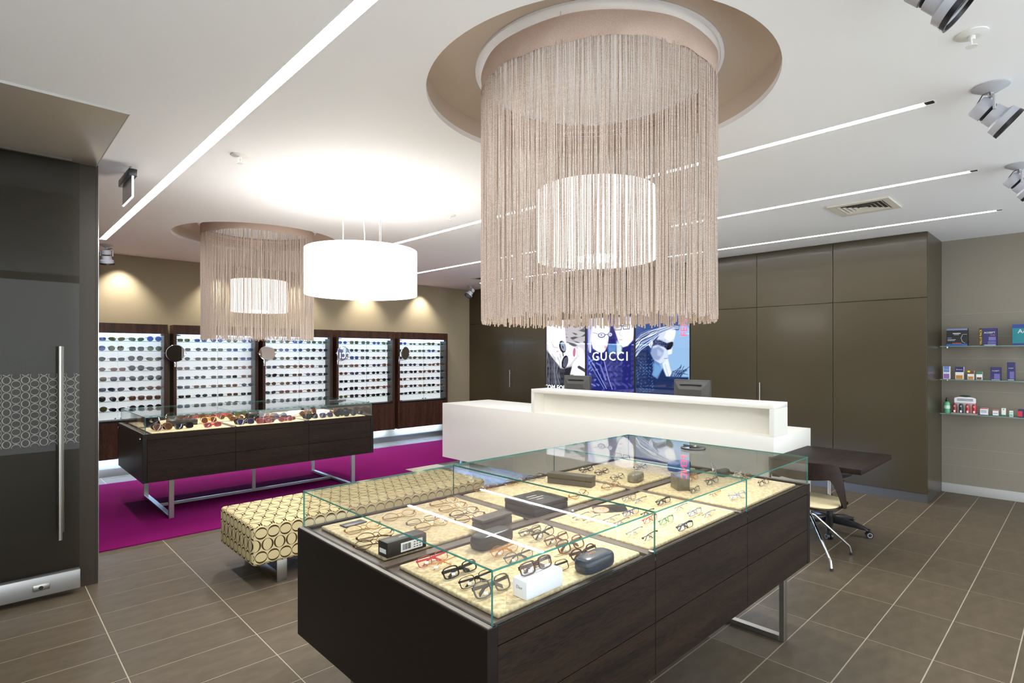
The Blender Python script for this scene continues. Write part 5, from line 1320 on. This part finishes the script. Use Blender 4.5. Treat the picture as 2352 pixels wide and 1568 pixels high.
# a look-alike that lies beside a case or box of its own is told apart by it
seen = {}
for a, _, _ in MOVE: seen.setdefault(a['label'], []).append(a)
for b, bx_, by_ in FIXED:
    c = [a for a, _, _ in MOVE if (a.location - b.location).length < .2 and len(seen.get(a['label'], [])) > 1 and not a.get('beside')]
    if not c: continue
    a = min(c, key=lambda o: (o.location - b.location).length)
    short = {'navy leather spectacle case with copper lettering': 'navy leather case', 'black curved spectacle case lying beside the orange spectacles': 'black curved case', 'white card box with tortoise spectacles standing on top': 'white card box', 'black card box with a white barcode label': 'barcoded black box',
             'grey hinged spectacle case with a dark sloping lid': 'grey hinged case', 'flat square black presentation box with white lettering': 'flat lettered box', 'long grey lidded box beside the flat lettered box': 'long grey box', 'blue spectacle case under the glass of the spectacles display': 'blue case', 'open black case with a zebra-striped lid': 'zebra-striped case',
             'printed portrait card standing in the spectacles tray': 'portrait card', 'white rounded glasses case in the far display case': 'white rounded case', 'white upright box in the far display case': 'white upright box', 'tall domed black glasses case in the far display case': 'tall domed case'}.get(b['label'])
    if short:
        head = a['label'].split(' lying in')[0]; a['label'] = head + ' just beside the ' + short; a['beside'] = 1
used = set()
for a, _, _ in MOVE:                       # the rest by a neighbour that has no look-alike
    seen = {}
    for b, _, _ in MOVE: seen.setdefault(b['label'], []).append(b)
    if len(seen[a['label']]) < 2 or a.get('beside') or ' lying in' not in a['label']: continue
    c = [b for b, _, _ in MOVE if b is not a and len(seen[b['label']]) == 1 and ' lying in' in b['label'] and b.name not in used and (a.location - b.location).length < .22]
    if c:
        b = min(c, key=lambda o: (o.location - a.location).length); used.add(b.name)
        new = a['label'].split(' lying in')[0] + ' just beside the ' + b['label'].split(' lying in')[0]
        if len(new.split()) <= 16: a['label'] = new; a['beside'] = 1
for a, _, _ in MOVE:
    if 'beside' in a: del a['beside']

# ================================================================== GLASS SHELVES WITH LENS CARE PRODUCTS
SZ = [1.692, 1.318, .935]; XS = 7.88
SHN = ['top', 'middle', 'bottom']
for k, z in enumerate(SZ):
    t = empty('wall_shelf', '%s glass shelf of lens care products on the pale wall' % SHN[k], 'shelf', (X1, .3, z), 0, 'glass wall shelves')
    glass_box(MB(), (XS, -1.2, z - .010, X1 - .002, 1.2, z), 'z').wbuild('glass_shelf', [M_GLASS, M_EDGEL], t)
    for y in (1.17, .42, -.4):
        MB().cyl((X1 - .03, y, z - .010), (X1 - .03, y, z - .022), .010, n=12).wbuild('bracket', M_CHROME, t)
def product(px0, px1, py0, k, cols, label, depth=.06, side=None, cat='product box', name='product_box'):
    """carton standing on shelf k; cols = [(u0, v0, u1, v1, colour), ...] printed areas on its front"""
    a = at_x(px0, py0, XS + .03); b = at_x(px1, py0, XS + .03); z = SZ[k]; h = a.z - z; wd = a.y - b.y
    t = empty(name, label, cat, (XS + .03, (a.y + b.y) / 2, z), 0)
    bc = cols[0]
    MB().box(0, -wd / 2, .0005, depth, wd / 2, h).build('carton', pbr('carton_%d_%d_%d' % bc, bc, .4), t, bevel=.0015, seg=1)
    for i, (u0, v0, u1, v1, c) in enumerate(cols[1:]):
        MB().box(-.0006 - .0001 * i, wd / 2 - u1 * wd, v0 * h, 0, wd / 2 - u0 * wd, v1 * h).build('print_area', pbr('ink_%d_%d_%d' % c, c, .45), t)
    return t, wd, h
NV, WH, BL, YL_, TE, GR, OR, PU, RD, LB, BR = (40, 38, 96), (232, 230, 226), (24, 22, 26), (240, 206, 30), (10, 120, 130), (50, 120, 84), (196, 132, 48), (150, 110, 186), (206, 44, 56), (110, 140, 206), (110, 66, 40)
t, w_, h_ = product(2174, 2222, 755, 0, [BL, (0, .9, 1, 1, (120, 130, 170)), (0, 0, 1, .12, (50, 92, 160)), (.3, .70, .68, .74, WH), (.36, .64, .6, .66, WH), (.05, .44, .25, .48, LB), (.05, .36, .45, .38, WH), (.05, .3, .4, .32, WH), (.28, .13, .72, .17, (200, 80, 60))], 'black and blue lens care carton on the top glass shelf', .1)
m = MB(); m.tube([(-.0012, -w_ * .5 + .004, h_ * .66), (-.0012, -w_ * .28, h_ * .66), (-.0012, -w_ * .2, h_ * .45), (-.0012, -w_ * .26, h_ * .24), (-.0012, -w_ * .4, h_ * .16)], .0016, 5); m.build('print_arc', INKW, t)
t, w_, h_ = product(2249, 2289, 754, 0, [NV, (0, 0, .2, 1, (26, 24, 34)), (.55, .3, .95, .5, (110, 106, 168)), (.5, .08, .95, .26, (90, 88, 150)), (.3, .02, .95, .05, WH)], 'navy carton with yellow VALUE PACK lettering on the top glass shelf', .1)
local_text(t, 'VALUE PACK', w_ * .2, pbr('yellow_ink', (240, 206, 30), .5), (-.0012, w_ * .4, h_ * .5), '-x', R(90))
local_text(t, 'AOSEPT', w_ * .18, INKW, (-.0012, -w_ * .1, h_ * .74), '-x'); local_text(t, 'PLUS', w_ * .11, pbr('orange_ink', (222, 150, 60), .5), (-.0012, -w_ * .28, h_ * .6), '-x')
t, w_, h_ = product(2325, 2410, 745, 0, [TE, (0, .82, 1, 1, (30, 60, 140)), (0, 0, 1, .1, (40, 50, 120))], 'large teal and blue carton on the top glass shelf', .12)
local_text(t, 'Aqua', w_ * .22, INKW, (-.0012, w_ * .12, h_ * .66), '-x')
t, w_, h_ = product(2166, 2182, 841, 1, [WH, (.1, .05, .9, .42, PU), (.1, .55, .9, 1, LB)], 'white lilac and blue slim carton on the middle glass shelf'); local_text(t, 'Boston', w_ * .26, INKW, (-.0015, 0, h_ * .76), '-x')
t, w_, h_ = product(2194, 2213, 842, 1, [WH, (0, .58, 1, 1, NV), (.1, .04, .9, .33, OR)], 'navy white and ochre carton on the middle glass shelf'); local_text(t, 'Boston', w_ * .26, INKW, (-.0015, 0, h_ * .78), '-x')
product(2222, 2237, 851, 1, [WH, (0, .64, 1, 1, BR), (.1, .05, .9, .36, OR), (0, .82, .4, 1, YL_)], 'small brown and white carton with yellow corner')
t, w_, h_ = product(2242, 2256, 854, 1, [WH, (0, .72, 1, 1, GR), (.1, .05, .9, .34, BR)], 'small green and white carton on the middle glass shelf')
t, w_, h_ = product(2275, 2299, 843, 1, [NV, (.35, .1, .9, .5, (104, 100, 162)), (.1, .03, .9, .06, WH)], 'navy starry carton on the middle glass shelf', .07); local_text(t, 'AOSEPT', w_ * .2, INKW, (-.0015, 0, h_ * .72), '-x')
t, w_, h_ = product(2313, 2331, 832, 1, [NV, (.35, .1, .9, .5, (104, 100, 162)), (.1, .03, .9, .06, WH)], 'taller navy starry carton on the middle glass shelf', .08); local_text(t, 'AOSEPT', w_ * .2, INKW, (-.0015, 0, h_ * .68), '-x')
product(2251, 2269, 937, 2, [WH, (0, .9, 1, 1, RD), (.1, .4, .85, .5, LB), (.1, .6, .85, .68, (60, 90, 170)), (0, 0, 1, .08, NV)], 'white carton with red top and blue bars on the bottom glass shelf')
product(2280, 2293, 941, 2, [WH, (0, .88, 1, 1, RD), (.1, .4, .85, .5, LB), (0, 0, 1, .08, NV)], 'smaller white carton with red top on the bottom glass shelf')
product(2300, 2310, 937, 2, [WH, (0, 0, 1, .2, GR), (.35, .8, .65, .9, GR)], 'narrow white and green carton on the bottom glass shelf', .03)
product(2318, 2327, 943, 2, [WH, (.1, .1, .9, .45, (110, 190, 160)), (.1, .6, .9, .8, (150, 200, 180))], 'tiny pale green carton on the bottom glass shelf', .03)
product(2338, 2380, 940, 2, [NV, (0, .1, .25, .8, RD)], 'navy carton with red side lettering on the bottom glass shelf')
# spray bottle
a = at_x(2175, 951, XS + .06); t = empty('spray_bottle', 'green lens spray bottle with a black pump on the bottom glass shelf', 'bottle', (XS + .06, a.y, SZ[2]))
MB().lathe([(0, .0005), (.028, .0005), (.030, .006), (.030, .10), (.026, .118), (.014, .128), (.0, .128)], 28).build('bottle', pbr('green_plastic', (96, 176, 128), .25), t, smooth=True)
MB().lathe([(.013, .127), (.014, .150), (.010, .152), (.008, .172), (0, .174)], 20).build('pump', M_BLACK, t, smooth=True)
MB().lathe([(.0302, .05), (.0303, .085)], 28).build('label_band', pbr('label_white_green', (200, 226, 214), .5), t, smooth=True)
# row of small spray cleaners in a display rack
p = at_x(2215, 951, XS + .06)
t = empty('counter_rack', 'clear rack with an arched white header card for pocket lens sprays', 'display rack', (XS + .06, p.y, SZ[2]))
MB().box(-.02, -.115, .0005, .05, .115, .006).build('tray', pbr('clear_plastic', (196, 196, 190), .2), t)
q = [(-.095, .12), (.095, .12)] + [(.095 * math.cos(a), .165 + .022 * math.sin(a)) for a in [math.pi * i / 12 for i in range(13)]]
MB().prism(q, .045, .048, 'x').build('header_card', M_WHITEP, t)
m = MB(); m.prism([(.05 * math.cos(a), .195 + .012 * math.sin(a)) for a in [2 * math.pi * i / 20 for i in range(20)]], .044, .0449, 'x'); m.build('header_oval', pbr('dark_green_ink', (40, 60, 50), .5), t)
MB().box(.046, -.09, .006, .047, .09, .125).build('back_plate', pbr('clear_plastic', (196, 196, 190), .2), t)
for j in range(2): MB().box(.0436, -.07, .142 + j * .014, .0445, .07, .148 + j * .014).build('header_print', INKK, t)
for k, (c, nm) in enumerate((((150, 40, 50), 'dark red'), ((30, 50, 56), 'dark green'), ((190, 50, 56), 'red with white cap mark'), ((206, 30, 60), 'bright crimson'))):
    u = empty('pocket_spray', '%s pocket lens spray standing in the clear rack' % nm, 'spray bottle', (XS + .06, p.y + .085 - k * .057, SZ[2] + .0062), 0, 'pocket lens sprays')
    MB().lathe([(0, 0), (.017, 0), (.019, .01), (.019, .09), (.014, .105), (0, .108)], 20).build('bottle', pbr('spray_%d' % k, c, .35), u, smooth=True)
    MB().box(-.0198, -.008, .008, -.0185, .008, .032).build('label', M_PAPER, u)
    MB().box(-.0205, -.007, .068, -.0185, .007, .086).build('badge', INKL, u)
